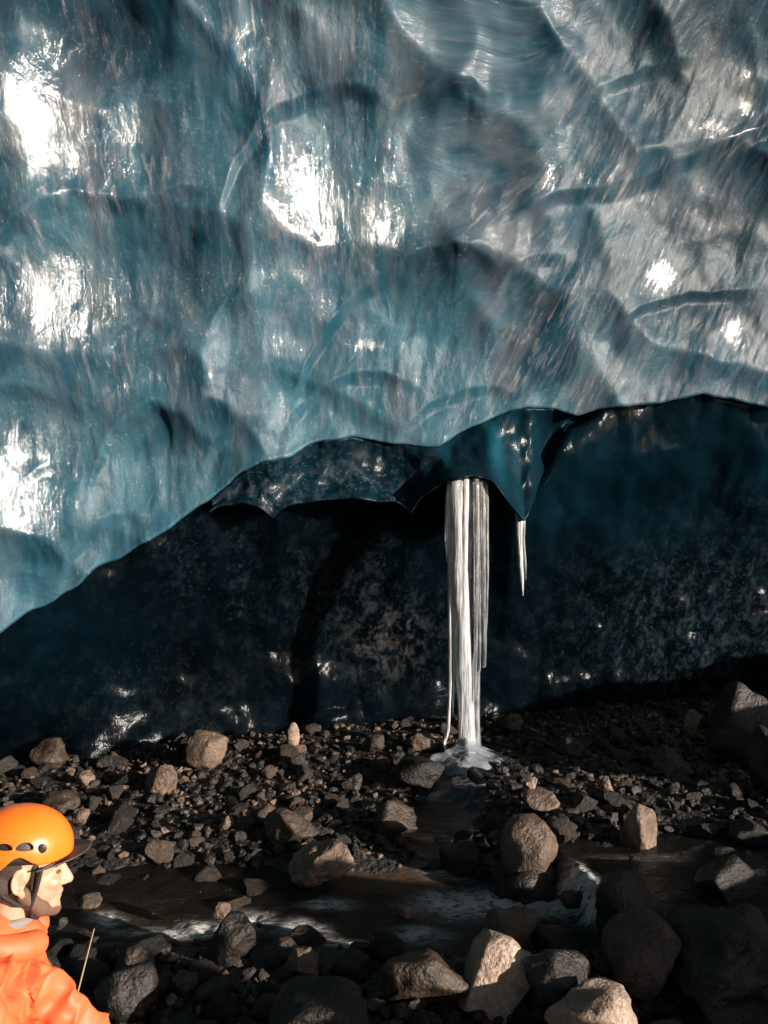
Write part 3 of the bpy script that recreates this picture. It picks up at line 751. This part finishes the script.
# countable loose stones: 16 base stones, the rest are copies
base_st = {}
for mi, (mat, tone) in enumerate(((M_TAN, 'tan'), (M_GRY, 'grey'), (M_BRN, 'brown'), (M_DRK, 'dark'))):
    for k in range(4):
        v, f = rock_shape(300+mi*10+k, sub=3, cuts=11, angular=.55+.15*k, rough=.13)
        me = bpy.data.meshes.new('stone'); me.from_pydata([tuple(p) for p in v], [], f)
        me.polygons.foreach_set('use_smooth', [True]*len(f)); me.materials.append(mat)
        base_st[(tone, k)] = me
rs = random.Random(21)
count = 0; tries = 0
placed = list(used)
while count < 215 and tries < 6000:
    tries += 1
    if count < 135:      # rubble strip below the wall
        px = rs.uniform(-10, 778); py = rs.uniform(700, 838) if px > 300 else rs.uniform(742, 850)
        sz = rs.choice([.07, .08, .09, .11, .13, .16])
        tone = rs.choices(['tan', 'grey', 'brown', 'dark'], [.20, .36, .26, .18] if px < 480 else [.03, .37, .22, .38])[0]
        zone = 'rubble below the ice wall left of the column' if px < 460 else 'rubble below the ice wall right of the column'
    else:
        px = rs.uniform(-10, 778); py = rs.uniform(838, 1040)
        sz = rs.choice([.07, .09, .12, .16, .2])
        tone = rs.choices(['tan', 'grey', 'brown', 'dark'], [.06, .12, .32, .5])[0]
        zone = 'bank and bed of the stream on the left' if px < 384 else 'bank and bed of the stream on the right'
        if 850 < py < 900 and 330 < px < 460: continue
        if 90 < px < 620 and 855 < py < 948 and rs.random() < .45: continue
    x, y = px_ground(px, py, 0.08)
    z = float(gz(x, y))
    if y > baseY(x)-.12: continue
    if (px-462)**2/3600+(py-790)**2/900 < 1: continue
    if any((x-a)**2+(y-b)**2 < (c+sz*.42)**2 for a, b, c in placed): continue
    placed.append((x, y, sz*.45))
    o = bpy.data.objects.new('stone', base_st[(tone, rs.randrange(4))]); COL.objects.link(o)
    o.scale = (sz*rs.uniform(.9, 1.4), sz*rs.uniform(.8, 1.2), sz*rs.uniform(.6, .95))
    o.rotation_euler = (rs.uniform(-.4, .4), rs.uniform(-.4, .4), rs.uniform(0, 6.28))
    o.location = (x, y, z+o.scale[2]*.30)
    big = 'large' if sz > .125 else 'small'
    tag(o, f'{big} {tone} stone lying in the {zone}', 'stone', f'{big} {tone} stones in the {zone}')
    count += 1

# gravel: far too many to count
def gravel(name, n, seed, mat, label, sub, smin, smax, tone_sel):
    rg = np.random.RandomState(seed); V = []; FC = []; base = 0
    shapes = [rock_shape(700+seed*10+k, sub=sub, cuts=9, angular=.95, rough=.12) for k in range(8)]
    k = 0; guard = 0
    while k < n and guard < n*6:
        guard += 1
        if rg.rand() < .62:
            px = rg.uniform(-30, 800); py = 700+140*rg.rand()**1.0
        else:
            px = rg.uniform(-30, 800); py = rg.uniform(820, 1060)
        x, y = px_ground(px, py, .08)
        if y > baseY(x)-.02: continue
        if 80 < px < 640 and 850 < py < 950 and rg.rand() < .7: continue
        if py > 800 and mat is M_TAN and rg.rand() < .8: continue
        dens = vnoise(x*1.7, y*1.7, 0, seed=seed)
        if dens < tone_sel and rg.rand() < .75: continue
        if .15 < x < .95 and 4.95 < y < 6.55 and abs(x-(.60-.26*(6.15-y))) < .22: continue
        z = float(gz(x, y))
        if 4.0 < y < 4.8 and z < -.03 and rg.rand() < .8: continue
        s = smin+(smax-smin)*rg.rand()**2.2
        v, f = shapes[rg.randint(8)]
        a = rg.uniform(0, 6.28); ca, sa = math.cos(a), math.sin(a)
        w = v*np.array([s*rg.uniform(.9, 1.5), s, s*rg.uniform(.6, .95)])
        w = np.stack([w[:, 0]*ca-w[:, 1]*sa+x, w[:, 0]*sa+w[:, 1]*ca+y, w[:, 2]+z+s*.22], 1)
        V.append(w); FC += [[i+base for i in q] for q in f]; base += len(w); k += 1
    o = mesh_obj(name, np.vstack(V), FC, mat, smooth=False)
    tag(o, label, 'gravel', kind='stuff'); return o
gravel('gravel', 2600, 1, M_GRY, 'grey gravel scattered over the cave floor', 2, .018, .075, -.1)
gravel('gravel', 2300, 2, M_TAN, 'tan gravel lying in patches at the foot of the ice', 2, .015, .06, .12)
gravel('gravel', 2600, 3, M_DRK, 'black gravel scattered over the cave floor', 2, .02, .09, -.3)

# ------------------------------------------------------------------ ice column
def tube(path, radii, seg=14, squash=None, wob=0.0, seed=0):
    V = []; FC = []
    n = len(path)
    for i, (p, rr) in enumerate(zip(path, radii)):
        for k in range(seg):
            a = 2*math.pi*k/seg
            w = 1+wob*float(vnoise(math.cos(a)*1.5+seed, math.sin(a)*1.5, p[2]*3.0, seed=seed))
            sx, sy = squash or (1, 1)
            V.append((p[0]+rr*w*math.cos(a)*sx, p[1]+rr*w*math.sin(a)*sy, p[2]))
    for i in range(n-1):
        for k in range(seg):
            a, b = i*seg+k, i*seg+(k+1) % seg
            FC.append((a, b, b+seg, a+seg))
    V.append(path[0]); V.append(path[-1]); c0, c1 = len(V)-2, len(V)-1
    for k in range(seg):
        FC.append((c0, (k+1) % seg, k)); FC.append((c1, (n-1)*seg+k, (n-1)*seg+(k+1) % seg))
    return V, FC

CD = 6.49   # distance of the column
cx0 = (464-384)/F*CD
root = bpy.data.objects.new('ice_column', None); COL.objects.link(root)
root.location = (cx0, CD, float(gz(cx0, CD)))
tag(root, 'tall white bundle of icicles hanging from the ledge down to a slush mound', 'ice column')
def strand(name, pts, mat, seg=14, squash=(1, 1), wob=.25, seed=0, yofs=0.0, parent=root):
    """pts: (px, py, radius_px)"""
    # resample
    P = np.array(pts, float); tt = np.linspace(0, 1, len(P)); T = np.linspace(0, 1, 46)
    Q = np.stack([np.interp(T, tt, P[:, k]) for k in range(3)], 1)
    path = []; rad = []
    for i, (px, py, rr) in enumerate(Q):
        back = max(0, 480-py)*.013 if CD < 6.5 else max(0, 522-py)*.004
        x, y, z = px2w(px, py, CD); y += yofs+back; z += back*(512-py)/F; x += back*(px-384)/F
        path.append((x-root.location.x, y-root.location.y, z-root.location.z)); rad.append(max(rr, .15)/F*CD)
    v, f = tube(path, rad, seg, squash, wob, seed)
    return mesh_obj(name, v, f, mat, parent)
strand('shaft', [(458, 440, 8), (457, 470, 9.5), (457, 500, 10), (459, 560, 9.5), (462, 620, 9), (465, 690, 9), (467, 740, 9), (468, 775, 12)], M_WHITE_ICE, 24, (1, .9), .14, 3)
strand('shaft', [(471, 440, 8), (471, 470, 10.5), (471, 520, 11), (472, 600, 10), (472, 670, 8), (473, 730, 7), (473, 775, 11)], M_CLEAR_ICE, 24, (1, .8), .12, 8, .03)
for k, pts in enumerate([
    [(451, 455, 2.4), (448, 495, 2.6), (446, 540, 2), (447, 562, .3)],
    [(481, 445, 4), (481, 475, 5), (482, 540, 4), (483, 600, 3.2), (484, 640, 2.6), (484, 667, 1.8)],
    [(486, 460, 2.4), (487, 560, 2), (486, 620, 1.6), (485, 650, .5)],
    [(478, 445, 3.5), (479, 560, 3), (479, 640, 2.4), (479, 671, 1.6)],
    [(465, 450, 4), (464, 560, 3.2), (463, 650, 2.5), (461, 720, 1.2), (460, 752, .4)],
    [(453, 450, 3), (451, 540, 3.6), (450, 600, 2.6), (450, 680, 1.8), (448, 730, 1.8), (444, 742, 2.2), (447, 760, 2.0), (455, 775, 3)],
    [(456, 455, 4), (455, 580, 3.5), (454, 660, 2), (453, 715, .4)],
    [(475, 450, 3.5), (476, 560, 3), (475, 650, 2), (474, 700, .5)]]):
    strand('strand', pts, M_WHITE_ICE if k in (0, 4, 5, 6) else M_CLEAR_ICE, 10, (1, 1), .15, 20+k, -.045 if k in (4, 7) else -.01)
# foot: a mound of refrozen slush draped over the ground and the block beside it
def foot():
    n, m = 60, 90
    V = []; FC = []
    c = px2w(468, 783, CD)
    for i in range(n):
        for j in range(m):
            a = 2*math.pi*j/m; t = i/(n-1)
            ex = 0.20*(1+.85*max(0, math.cos(a))**2+.9*max(0, math.cos(a-4.05))**3)*(1+.22*float(vnoise(math.cos(a)*2, math.sin(a)*2, 4, seed=5)))
            ey = 0.26*(1+.35*max(0, -math.sin(a)))
            rr = t
            x = c[0]-.02+ex*rr*math.cos(a); y = CD+ey*rr*math.sin(a)-(.25*t if -math.sin(a) > 0 else 0)*(-math.sin(a))
            h = 0.13*math.exp(-(rr/.16)**1.1)+0.085*(1-rr)**.8+.004*float(vnoise(x*18, y*18, 0, seed=6))+.018*float(vnoise(x*6, y*6, 0, seed=7))
            z = float(gz(x, y))+h-.03*sstep(.8, 1, t)
            V.append((x-root.location.x, y-root.location.y, float(z)-root.location.z))
    for i in range(n-1):
        for j in range(m):
            a, b = i*m+j, i*m+(j+1) % m
            FC.append((a, a+m, b+m, b))
    return mesh_obj('foot', V, FC, M_SLUSH, root)
foot()
# frozen slick running from the foot to the stream
def slick():
    n, m = 40, 26; V = []; FC = []
    for i in range(n):
        t = i/(n-1)
        cxx = 0.60-.30*t; cy = 6.15-1.15*t; w = .10+.20*math.sin(t*2.4)
        for j in range(m):
            s = (j/(m-1)-.5)*2
            x = cxx+s*w*(1+.2*float(vnoise(t*5, s, 0, seed=3))); y = cy
            z = float(gz(x, y))+.022*(1-s*s)-.006+.01*float(vnoise(x*9, y*9, 0, seed=8))
            V.append((x-root.location.x, y-root.location.y, z-root.location.z))
    for i in range(n-1):
        for j in range(m-1):
            a = i*m+j; FC.append((a, a+1, a+m+1, a+m))
    return mesh_obj('frozen_slick', V, FC, M_SLICK, root)
slick()
ic_root = root
# the short icicle to the right
root = bpy.data.objects.new('icicle', None); COL.objects.link(root)
X2, Y2, Z2 = px2w(520, 520, 6.7); root.location = (X2, Y2, Z2)
CD = 6.7
tag(root, 'short lone icicle hanging from the ledge right of the ice column', 'icicle')
strand('spike', [(519, 512, 4), (519, 530, 3.2), (521, 560, 3.0), (522, 580, 2), (523, 596, .3)], M_WHITE_ICE, 12, (1, 1), .3, 41, parent=root)
strand('spike', [(523, 514, 2.5), (523, 540, 2), (525, 565, 1.6), (526, 580, .3)], M_CLEAR_ICE, 10, (1, 1), .3, 42, parent=root)

# ------------------------------------------------------------------ the person
M_SKIN = NT('skin'); 
_o = M_SKIN.obj(); _n = M_SKIN.noise(_o, 60, 4)
M_SKIN.set(Base_Color=M_SKIN.mix(M_SKIN.ramp(_n, [(.35, .35), (.65, 0.)]), (.46, .27, .18), (.34, .17, .10)), Roughness=.5, Subsurface_Weight=.12, Subsurface_Radius=(.012, .005, .003), Normal=M_SKIN.bump(_n, .3, .0015)); M_SKIN = M_SKIN.m
M_HAIR = plain('dark_hair', (.035, .020, .013), .7, (250, .8, .004))
M_STUB = plain('beard', (.13, .07, .04), .75, (300, .8, .003))
M_JACK = plain('orange_cloth', (.66, .115, .036), .60, (260, .25, .001), noise_amt=.15, nscale=6)
M_LINE = plain('grey_fleece', (.20, .18, .17), .9, (200, .6, .003))
M_TROU = plain('black_cloth', (.02, .02, .022), .8, (200, .4, .002))
M_HELM = plain('orange_plastic', (.80, .165, .016), .30, (40, .08, .001), noise_amt=.22, nscale=14)
M_BLK = plain('black_plastic', (.014, .013, .013), .5)
M_STRAP = plain('black_webbing', (.016, .014, .013), .8)
M_PEAK = plain('dark_peak', (.045, .036, .03), .55)
M_EYE = plain('eye', (.16, .09, .06), .3)
M_BOOT = plain('boot_leather', (.03, .022, .016), .6)

def ell(c, r, rot=None, seg=24):
    v, f = ICO[3]; w = v*np.array(r)
    if rot is not None: w = w@np.array(Matrix.Rotation(rot[1], 3, rot[0])).T
    return w+np.array(c), f
def cap(a, b, ra, rb, seg=20, rings=8):
    a, b = np.array(a, float), np.array(b, float); d = b-a; Ln = np.linalg.norm(d); d /= Ln
    u = np.cross(d, [0, 0, 1.0]); 
    if np.linalg.norm(u) < .1: u = np.cross(d, [1.0, 0, 0])
    u /= np.linalg.norm(u); w = np.cross(d, u)
    prof = [(-ra*math.cos(t), ra*math.sin(t)) for t in np.linspace(0.02, math.pi/2, rings)]
    prof += [(Ln*s, ra+(rb-ra)*s) for s in np.linspace(.12, .88, 5)]
    prof += [(Ln+rb*math.sin(t), rb*math.cos(t)) for t in np.linspace(0, math.pi/2-.02, rings)]
    V = []; FC = []
    for (s, rr) in prof:
        for k in range(seg):
            an = 2*math.pi*k/seg; V.append(a+d*s+(u*math.cos(an)+w*math.sin(an))*rr)
    n = len(prof)
    for i in range(n-1):
        for k in range(seg):
            p, q = i*seg+k, i*seg+(k+1) % seg; FC.append((p, p+seg, q+seg, q))
    FC.append(tuple(range(seg))); FC.append(tuple((n-1)*seg+k for k in range(seg))[::-1])
    return np.array(V), FC
def blend(name, prims, mat, voxel, smooth_it=6, parent=None):
    V = []; FC = []; b = 0
    for v, f in prims:
        V.append(np.asarray(v)); FC += [[i+b for i in q] for q in f]; b += len(v)
    o = mesh_obj(name, np.vstack(V), FC, mat, parent)
    m = o.modifiers.new('r', 'REMESH'); m.mode = 'VOXEL'; m.voxel_size = voxel; m.use_smooth_shade = True
    s = o.modifiers.new('s', 'SMOOTH'); s.factor = .5; s.iterations = smooth_it
    bake(o); return o

# local frame: +x is where the person faces, +z up, camera on the -y side; heights are absolute
HC = np.array([0.0, 0.0, 1.105])           # centre of the head, eye level
def hp(x, y, z): return HC+np.array([x, y, z])
NOD = math.radians(6)
def nod(v):
    v = np.asarray(v, float)-HC; c, s = math.cos(NOD), math.sin(NOD)
    return np.stack([v[:, 0]*c+v[:, 2]*s, v[:, 1], -v[:, 0]*s+v[:, 2]*c], 1)+HC
head = [ell(hp(-.01, 0, .035), (.098, .076, .088)), ell(hp(.035, 0, -.03), (.056, .060, .075)),
        ell(hp(.055, 0, -.082), (.036, .040, .026)),      # jaw
        cap(hp(.02, -.045, -.065), hp(.062, -.018, -.092), .018, .017), cap(hp(.02, .045, -.065), hp(.062, .018, -.092), .018, .017),
        ell(hp(.078, 0, -.095), (.016, .019, .015)),      # chin
        ell(hp(.077, 0, .028), (.018, .052, .014)),       # brow
        cap(hp(.086, 0, .008), hp(.106, 0, -.030), .0085, .0125),  # nose
        ell(hp(.096, -.013, -.034), (.010, .008, .007)), ell(hp(.096, .013, -.034), (.010, .008, .007)),
        ell(hp(.084, 0, -.058), (.013, .022, .007)), ell(hp(.082, 0, -.071), (.012, .020, .007)),   # lips
        ell(hp(.060, -.036, -.022), (.026, .022, .020)), ell(hp(.060, .036, -.022), (.026, .022, .020))]  # cheeks
for sg in (-1, 1):
    ring = [hp(-.012+.016*math.cos(a), sg*(.079+.005*math.cos(a+2.2)), -.004+.026*math.sin(a)) for a in np.linspace(0, 5.4, 9)]
    for p, q in zip(ring[:-1], ring[1:]): head.append(cap(p, q, .0048, .0048, 10, 4))
    head.append(ell(hp(-.008, sg*.073, -.004), (.014, .006, .024)))
    head.append(ell(hp(-.002, sg*.078, -.036), (.009, .006, .010)))
head = [(nod(v), f) for v, f in head]
P = lambda x, y, z: np.array([x, y, z])
sh = [P(-.10, -.185, .885), P(-.10, .185, .885)]
el = [P(.03, -.265, .655), P(.062, .17, .665)]
wr = [P(.27, -.13, .57), P(.20, .03, .50)]
hip = [P(-.26, -.09, .53), P(-.26, .09, .53)]
kn = [P(.10, -.15, .47), P(.10, .13, .47)]
an = [P(.16, -.16, .20), P(.12, .14, .20)]
body = head+[cap(hp(-.02, 0, -.05), (-.07, 0, .93), .056, .060), cap((-.09, -.12, .91), (-.09, .12, .91), .055, .055),
        cap((-.11, 0, .85), (-.20, 0, .62), .12, .115), cap((-.24, -.06, .55), (-.24, .06, .55), .105, .105)]
for k in (0, 1):
    body += [cap(sh[k], el[k], .050, .038), cap(el[k], wr[k], .037, .026), cap(hip[k], kn[k], .078, .055), cap(kn[k], an[k], .052, .036),
             cap(an[k]+P(-.02, 0, -.05), an[k]+P(.14, 0, -.075), .036, .03)]
    d = wr[k]-el[k]; d /= np.linalg.norm(d)
    side = np.cross(d, [0, 0, 1]); side /= np.linalg.norm(side); up = np.cross(side, d)
    palm = wr[k]+d*.055
    body.append(cap(wr[k]+d*.015, palm+d*.02, .022, .026)); body.append(cap(palm-side*.022, palm+side*.022, .015, .015))
    for j, (o_, ln) in enumerate(((-.030, .070), (-.010, .080), (.010, .076), (.030, .060))):
        a0 = palm+d*.03+side*o_; a1 = a0+d*ln*.5-up*.010; a2 = a1+d*ln*.35-up*.028
        body += [cap(a0-d*.02, a1, .0088, .0080, 10, 4), cap(a1, a2, .0080, .0068, 10, 4)]
    ts = -1 if k == 0 else 1
    t0 = wr[k]+d*.03-side*.02*ts; t1 = t0+d*.035-side*.032*ts-up*.008; t2 = t1+d*.032-side*.006*ts-up*.010
    body += [cap(t0, t1, .012, .010, 10, 4), cap(t1, t2, .010, .0082, 10, 4)]
person = blend('person', body, M_SKIN, .0042, 3)
for sg in (-1, 1):
    v, f = ell(hp(.0785, sg*.030, .000), (.0070, .010, .0045)); eo = mesh_obj('eye', nod(v), f, M_EYE, person)
# beard stubble along the jaw and hair under the helmet
bd = [cap(hp(.0, -.062, -.040), hp(.045, -.042, -.084), .020, .022), cap(hp(.045, -.040, -.088), hp(.078, 0, -.104), .019, .019),
      cap(hp(.0, .060, -.050), hp(.045, .040, -.088), .018, .019), cap(hp(.045, .040, -.088), hp(.078, 0, -.104), .019, .019)]
for sg in (-1, 1):
    pr = [cap(hp(.082, sg*.018, .022), hp(.071, sg*.044, .020), .0045, .0035)]
    blend('eyebrow', [(nod(v), f) for v, f in pr], M_HAIR, .002, 1, person)
blend('beard', [(nod(v), f) for v, f in bd], M_STUB, .005, 4, person)
hr = [ell(hp(-.035, 0, .03), (.088, .080, .078)), cap(hp(-.06, -.045, -.02), hp(-.06, .045, -.02), .040, .040), cap(hp(.022, -.068, .03), hp(.020, -.070, -.028), .010, .006), cap(hp(.022, .068, .03), hp(.020, .070, -.028), .010, .006)]
blend('hair', [(nod(v), f) for v, f in hr], M_HAIR, .005, 3, person)

# helmet
def helmet():
    nu_, nv_ = 96, 40; V = []; FC = []
    ax, ay, az_ = .126, .108, .104; C = hp(-.018, 0, .056)
    for j in range(nv_):
        for i in range(nu_):
            a = 2*math.pi*i/nu_
            ca, sa = math.cos(a), math.sin(a)
            # rim height: lower at the back, arched over the ear
            rim = -.018+.010*ca-.045*max(0, -ca)**1.5+.030*math.exp(-((ca+.02)/.28)**2)
            t = j/(nv_-1); ph = t*math.pi/2
            lat0 = math.asin(max(-.9, min(.9, rim/az_)))
            lat = lat0+(math.pi/2-lat0)*t
            cl = math.cos(lat)**.92 if lat < math.pi/2-1e-6 else 0.0
            r_ = 1+.012*math.cos(2*a)
            V.append(C+np.array([ax*cl*ca*r_, ay*cl*sa*r_, az_*math.sin(lat)]))
    for j in range(nv_-1):
        for i in range(nu_):
            p, q = j*nu_+i, j*nu_+(i+1) % nu_; FC.append((p, q, q+nu_, p+nu_))
    V = nod(np.array(V))
    o = mesh_obj('helmet', V, FC, M_HELM, person)
    bm = bmesh.new(); bm.from_mesh(o.data); bmesh.ops.remove_doubles(bm, verts=bm.verts, dist=1e-4); bmesh.ops.recalc_face_normals(bm, faces=bm.faces); bm.to_mesh(o.data); bm.free()
    s = o.modifiers.new('s', 'SOLIDIFY'); s.thickness = .006; s.offset = -1
    bake(o)
    return o, C, (ax, ay, az_)
hel, HCn, HR = helmet()
def cutter(cx, cz, w, h, sg, shape='lens'):
    V = []; FC = []; n = 24
    for yy in (.05, .2):
        for k in range(n):
            a = 2*math.pi*k/n
            u = math.cos(a)*w; vv_ = math.sin(a)*h
            if shape == 'lens': vv_ = math.copysign(abs(math.sin(a))**1.1, math.sin(a))*h*(1.25 if math.sin(a) > 0 else .35)
            V.append(HCn+np.array([cx+u, sg*yy, cz+vv_]))
    for k in range(n): FC.append((k, (k+1) % n, n+(k+1) % n, n+k))
    FC.append(tuple(range(n))[::-1]); FC.append(tuple(range(n, 2*n)))
    V = nod(np.array(V))
    o = mesh_obj('cut', V, FC, M_BLK)
    bm = bmesh.new(); bm.from_mesh(o.data); bmesh.ops.recalc_face_normals(bm, faces=bm.faces); bm.to_mesh(o.data); bm.free()
    return o
for sg in (-1, 1):
    for (cx, cz, w, h) in ((-.037, .030, .020, .010), (.010, .030, .021, .012), (-.083, .028, .018, .009)):
        c = cutter(cx, cz, w, h, sg)
        b = hel.modifiers.new('b', 'BOOLEAN'); b.operation = 'DIFFERENCE'; b.object = c; b.solver = 'EXACT'
        bake(hel); bpy.data.objects.remove(c)
    # round knob in front of the vents
    yk = HR[1]*math.sqrt(max(0, 1-(.052/HR[0])**2-(.028/HR[2])**2))
    v, f = ICO[3]; w = v*np.array([.0115, .004, .012])+HCn+np.array([.050, sg*(yk+.001), .028])
    mesh_obj('knob', nod(w), f, M_BLK, hel)
v, f = ICO[4]; w = v*np.array([HR[0]-.012, HR[1]-.012, HR[2]-.012]); w[:, 2] = np.maximum(w[:, 2], -.012); w += HCn
mesh_obj('liner', nod(w), f, M_BLK, hel)
# peak
def peak():
    n, m = 30, 12; V = []; FC = []
    for layer in (0, 1):
        for i in range(n):
            a = (i/(n-1)-.5)*2*1.25
            for j in range(m):
                t = j/(m-1)
                rr = 1+.46*t*math.cos(a*1.1)**.8 if abs(a*1.1) < 1.57 else 1
                x = .118*math.cos(a)*rr; y = .099*math.sin(a)*(1+.06*t)
                z = -.004-.004*t+.016*math.cos(a)*t-.018*abs(math.sin(a))-layer*.004+.004*math.cos(a)
                V.append(HCn+np.array([x, y, z-.006]))
    N = n*m
    for i in range(n-1):
        for j in range(m-1):
            a = i*m+j; FC.append((a, a+1, a+m+1, a+m)); FC.append((N+a, N+a+m, N+a+m+1, N+a+1))
        a = i*m+m-1; FC.append((a, N+a, N+a+m, a+m)); a = i*m; FC.append((a, a+m, N+a+m, N+a))
    for i in (0, n-1):
        for j in range(m-1):
            a = i*m+j; FC.append((a, a+1, N+a+1, N+a))
    return mesh_obj('peak', nod(np.array(V)), FC, M_PEAK, hel)
peak()
# headband edge and straps
def ribbon(name, pts, w, th, parent, mat):
    prims = []
    for p, q in zip(pts[:-1], pts[1:]): prims.append(cap(p, q, w, w, 10, 4))
    V = []; FC = []; b = 0
    for v, f in prims:
        V.append(v); FC += [[i+b for i in x] for x in f]; b += len(v)
    return mesh_obj(name, nod(np.vstack(V)), FC, mat, parent)
for sg in (-1, 1):
    ribbon('strap', [hp(.036, sg*.086, .030), hp(.030, sg*.079, -.02), hp(.022, sg*.068, -.065), hp(.026, sg*.052, -.098), hp(.040, sg*.02, -.118), hp(.045, 0, -.120)], .0055, 0, hel, M_STRAP)
    ribbon('strap', [hp(-.070, sg*.082, .0), hp(-.045, sg*.078, -.035), hp(-.008, sg*.072, -.062), hp(.022, sg*.068, -.066)], .005, 0, hel, M_STRAP)

# jacket
jk = [cap((-.10, -.13, .875), (-.10, .13, .875), .095, .095), cap((-.12, -.05, .84), (-.22, -.05, .56), .155, .165), cap((-.12, .05, .84), (-.22, .05, .56), .155, .165),
      cap((-.25, -.07, .53), (-.25, .07, .53), .16, .16),
      cap((-.075, -.045, .955), (-.075, .045, .955), .070, .070), cap((-.005, -.02, .935), (-.02, .02, .935), .055, .055), ell((-.14, 0, .95), (.09, .12, .065))]
for k in (0, 1):
    jk += [cap(sh[k], el[k], .090, .072), cap(el[k], wr[k]-(wr[k]-el[k])*.05, .070, .045), ell(sh[k], (.088, .085, .088))]
jacket = blend('jacket', jk, M_JACK, .006, 4, person)
me = jacket.data
co = np.zeros(len(me.vertices)*3); me.vertices.foreach_get('co', co); co = co.reshape(-1, 3)
no = np.array([v.normal[:] for v in me.vertices])
x, y, z = co.T
w1 = x*.6+z*.8; w2 = -x*.8+z*.6
f1 = 1-np.abs(fbm(w1*15, w2*5+y*3, y*4, seed=201, octs=1))*4.4
f2 = 1-np.abs(fbm(w1*6+y*4, w2*16, y*5, seed=205, octs=1))*4.4
amp = .024*sstep(.99, .90, z)+.003
co = co+no*(amp*(np.clip(f1, -.7, 1)*.8+np.clip(f2, -.7, 1)*.6)+0.0015*fbm(x*30, y*30, z*30, seed=209, octs=2))[:, None]
me.vertices.foreach_set('co', co.ravel()); me.update()
sb = jacket.modifiers.new('ss', 'SMOOTH'); sb.iterations = 1; sb.factor = .5; bake(jacket)
# fleece collar inside the jacket collar, hood rolled behind the neck
ring = [P(-.060+.070*math.cos(a), .066*math.sin(a), .985-.010*math.cos(a)+.010) for a in np.linspace(0, 2*math.pi, 17)]
blend('collar', [cap(p, q, .014, .014, 10, 4) for p, q in zip(ring[:-1], ring[1:])], M_LINE, .005, 2, jacket)
hood = [P(-.075+.115*math.cos(a), .105*math.sin(a), .965-.035*math.cos(a)) for a in np.linspace(.55, 2*math.pi-.55, 15)]
hd = blend('hood', [cap(p, q, .034, .034, 14, 5) for p, q in zip(hood[:-1], hood[1:])], M_JACK, .006, 3, jacket)
tr = [cap((-.24, -.07, .53), (-.24, .07, .53), .118, .118)]
for k in (0, 1): tr += [cap(hip[k], kn[k], .098, .078), cap(kn[k], an[k]+P(0, 0, .03), .076, .062)]
blend('trousers', tr, M_TROU, .008, 3, person)
for k in (0, 1):
    bt = [cap(an[k]+P(0, 0, .03), an[k]+P(-.01, 0, -.03), .056, .054), cap(an[k]+P(-.035, 0, -.06), an[k]+P(.15, 0, -.068), .048, .044)]
    blend('boot', bt, M_BOOT, .006, 3, person)
person.location = (-.915, 2.12, -0.015)
person.rotation_euler = (0, 0, math.radians(21))
tag(person, 'person in an orange helmet and orange jacket sitting in profile facing the stream', 'person')
# the boulder the person sits on
def lw(x, y):
    a = math.radians(21); return -.915+x*math.cos(a)-y*math.sin(a), 2.12+x*math.sin(a)+y*math.cos(a)
bx, by = lw(-.27, 0)
sb_ = make_rock('boulder', 88, bx, by, float(gz(bx, by))-.06, .52, .50, .50-float(gz(bx, by)), M_DRK, sink=0.0, angular=.5, cuts=6)
tag(sb_, 'dark boulder the seated person rests on', 'boulder')
# thin stick
a_ = Vector(px2w(85, 964, 2.42)); b_ = Vector(px2w(94, 929, 2.50)); lowp = a_+(a_-b_)*7.0
v, f = cap(tuple(lowp), tuple(b_), .0045, .0020, 10, 3)
st = mesh_obj('stick', v, f, plain('dry_wood', (.30, .22, .13), .6)); tag(st, 'thin pale stick rising beyond the orange sleeve', 'stick')

# ------------------------------------------------------------------ light, sky, camera
w = bpy.data.worlds.new('World'); SC.world = w; w.use_nodes = True
nt = w.node_tree; bg = nt.nodes['Background']
sky = nt.nodes.new('ShaderNodeTexSky'); sky.sky_type = 'NISHITA'; sky.sun_disc = False
sky.sun_elevation = SUN_EL; sky.sun_rotation = math.pi-SUN_AZ
nt.links.new(sky.outputs[0], bg.inputs[0]); bg.inputs[1].default_value = 0.058
sl = bpy.data.lights.new('sun', 'SUN'); sl.energy = 5.0; sl.angle = math.radians(.5); sl.color = (1.0, .90, .80)
so = bpy.data.objects.new('sun', sl); COL.objects.link(so)
so.rotation_euler = Vector(L).to_track_quat('Z', 'Y').to_euler()
cam = bpy.data.cameras.new('camera'); co_ = bpy.data.objects.new('camera', cam); COL.objects.link(co_)
cam.sensor_fit = 'VERTICAL'; cam.sensor_height = 36; cam.lens = F/1024*36; cam.clip_end = 500; cam.clip_start = .05
co_.location = (0, 0, CAMZ); co_.rotation_euler = (math.radians(90), 0, 0)
SC.camera = co_
SC.view_settings.view_transform = 'Standard'; SC.view_settings.look = 'None'
SC.view_settings.exposure = 1.1; SC.view_settings.gamma = 1
SC.render.engine = 'CYCLES'
SC.cycles.use_denoising = True
SC.cycles.max_bounces = 6; SC.cycles.diffuse_bounces = 3; SC.cycles.glossy_bounces = 3; SC.cycles.transmission_bounces = 6
SC.cycles.caustics_reflective = False; SC.cycles.caustics_refractive = False
SC.cycles.sample_clamp_indirect = 4.0
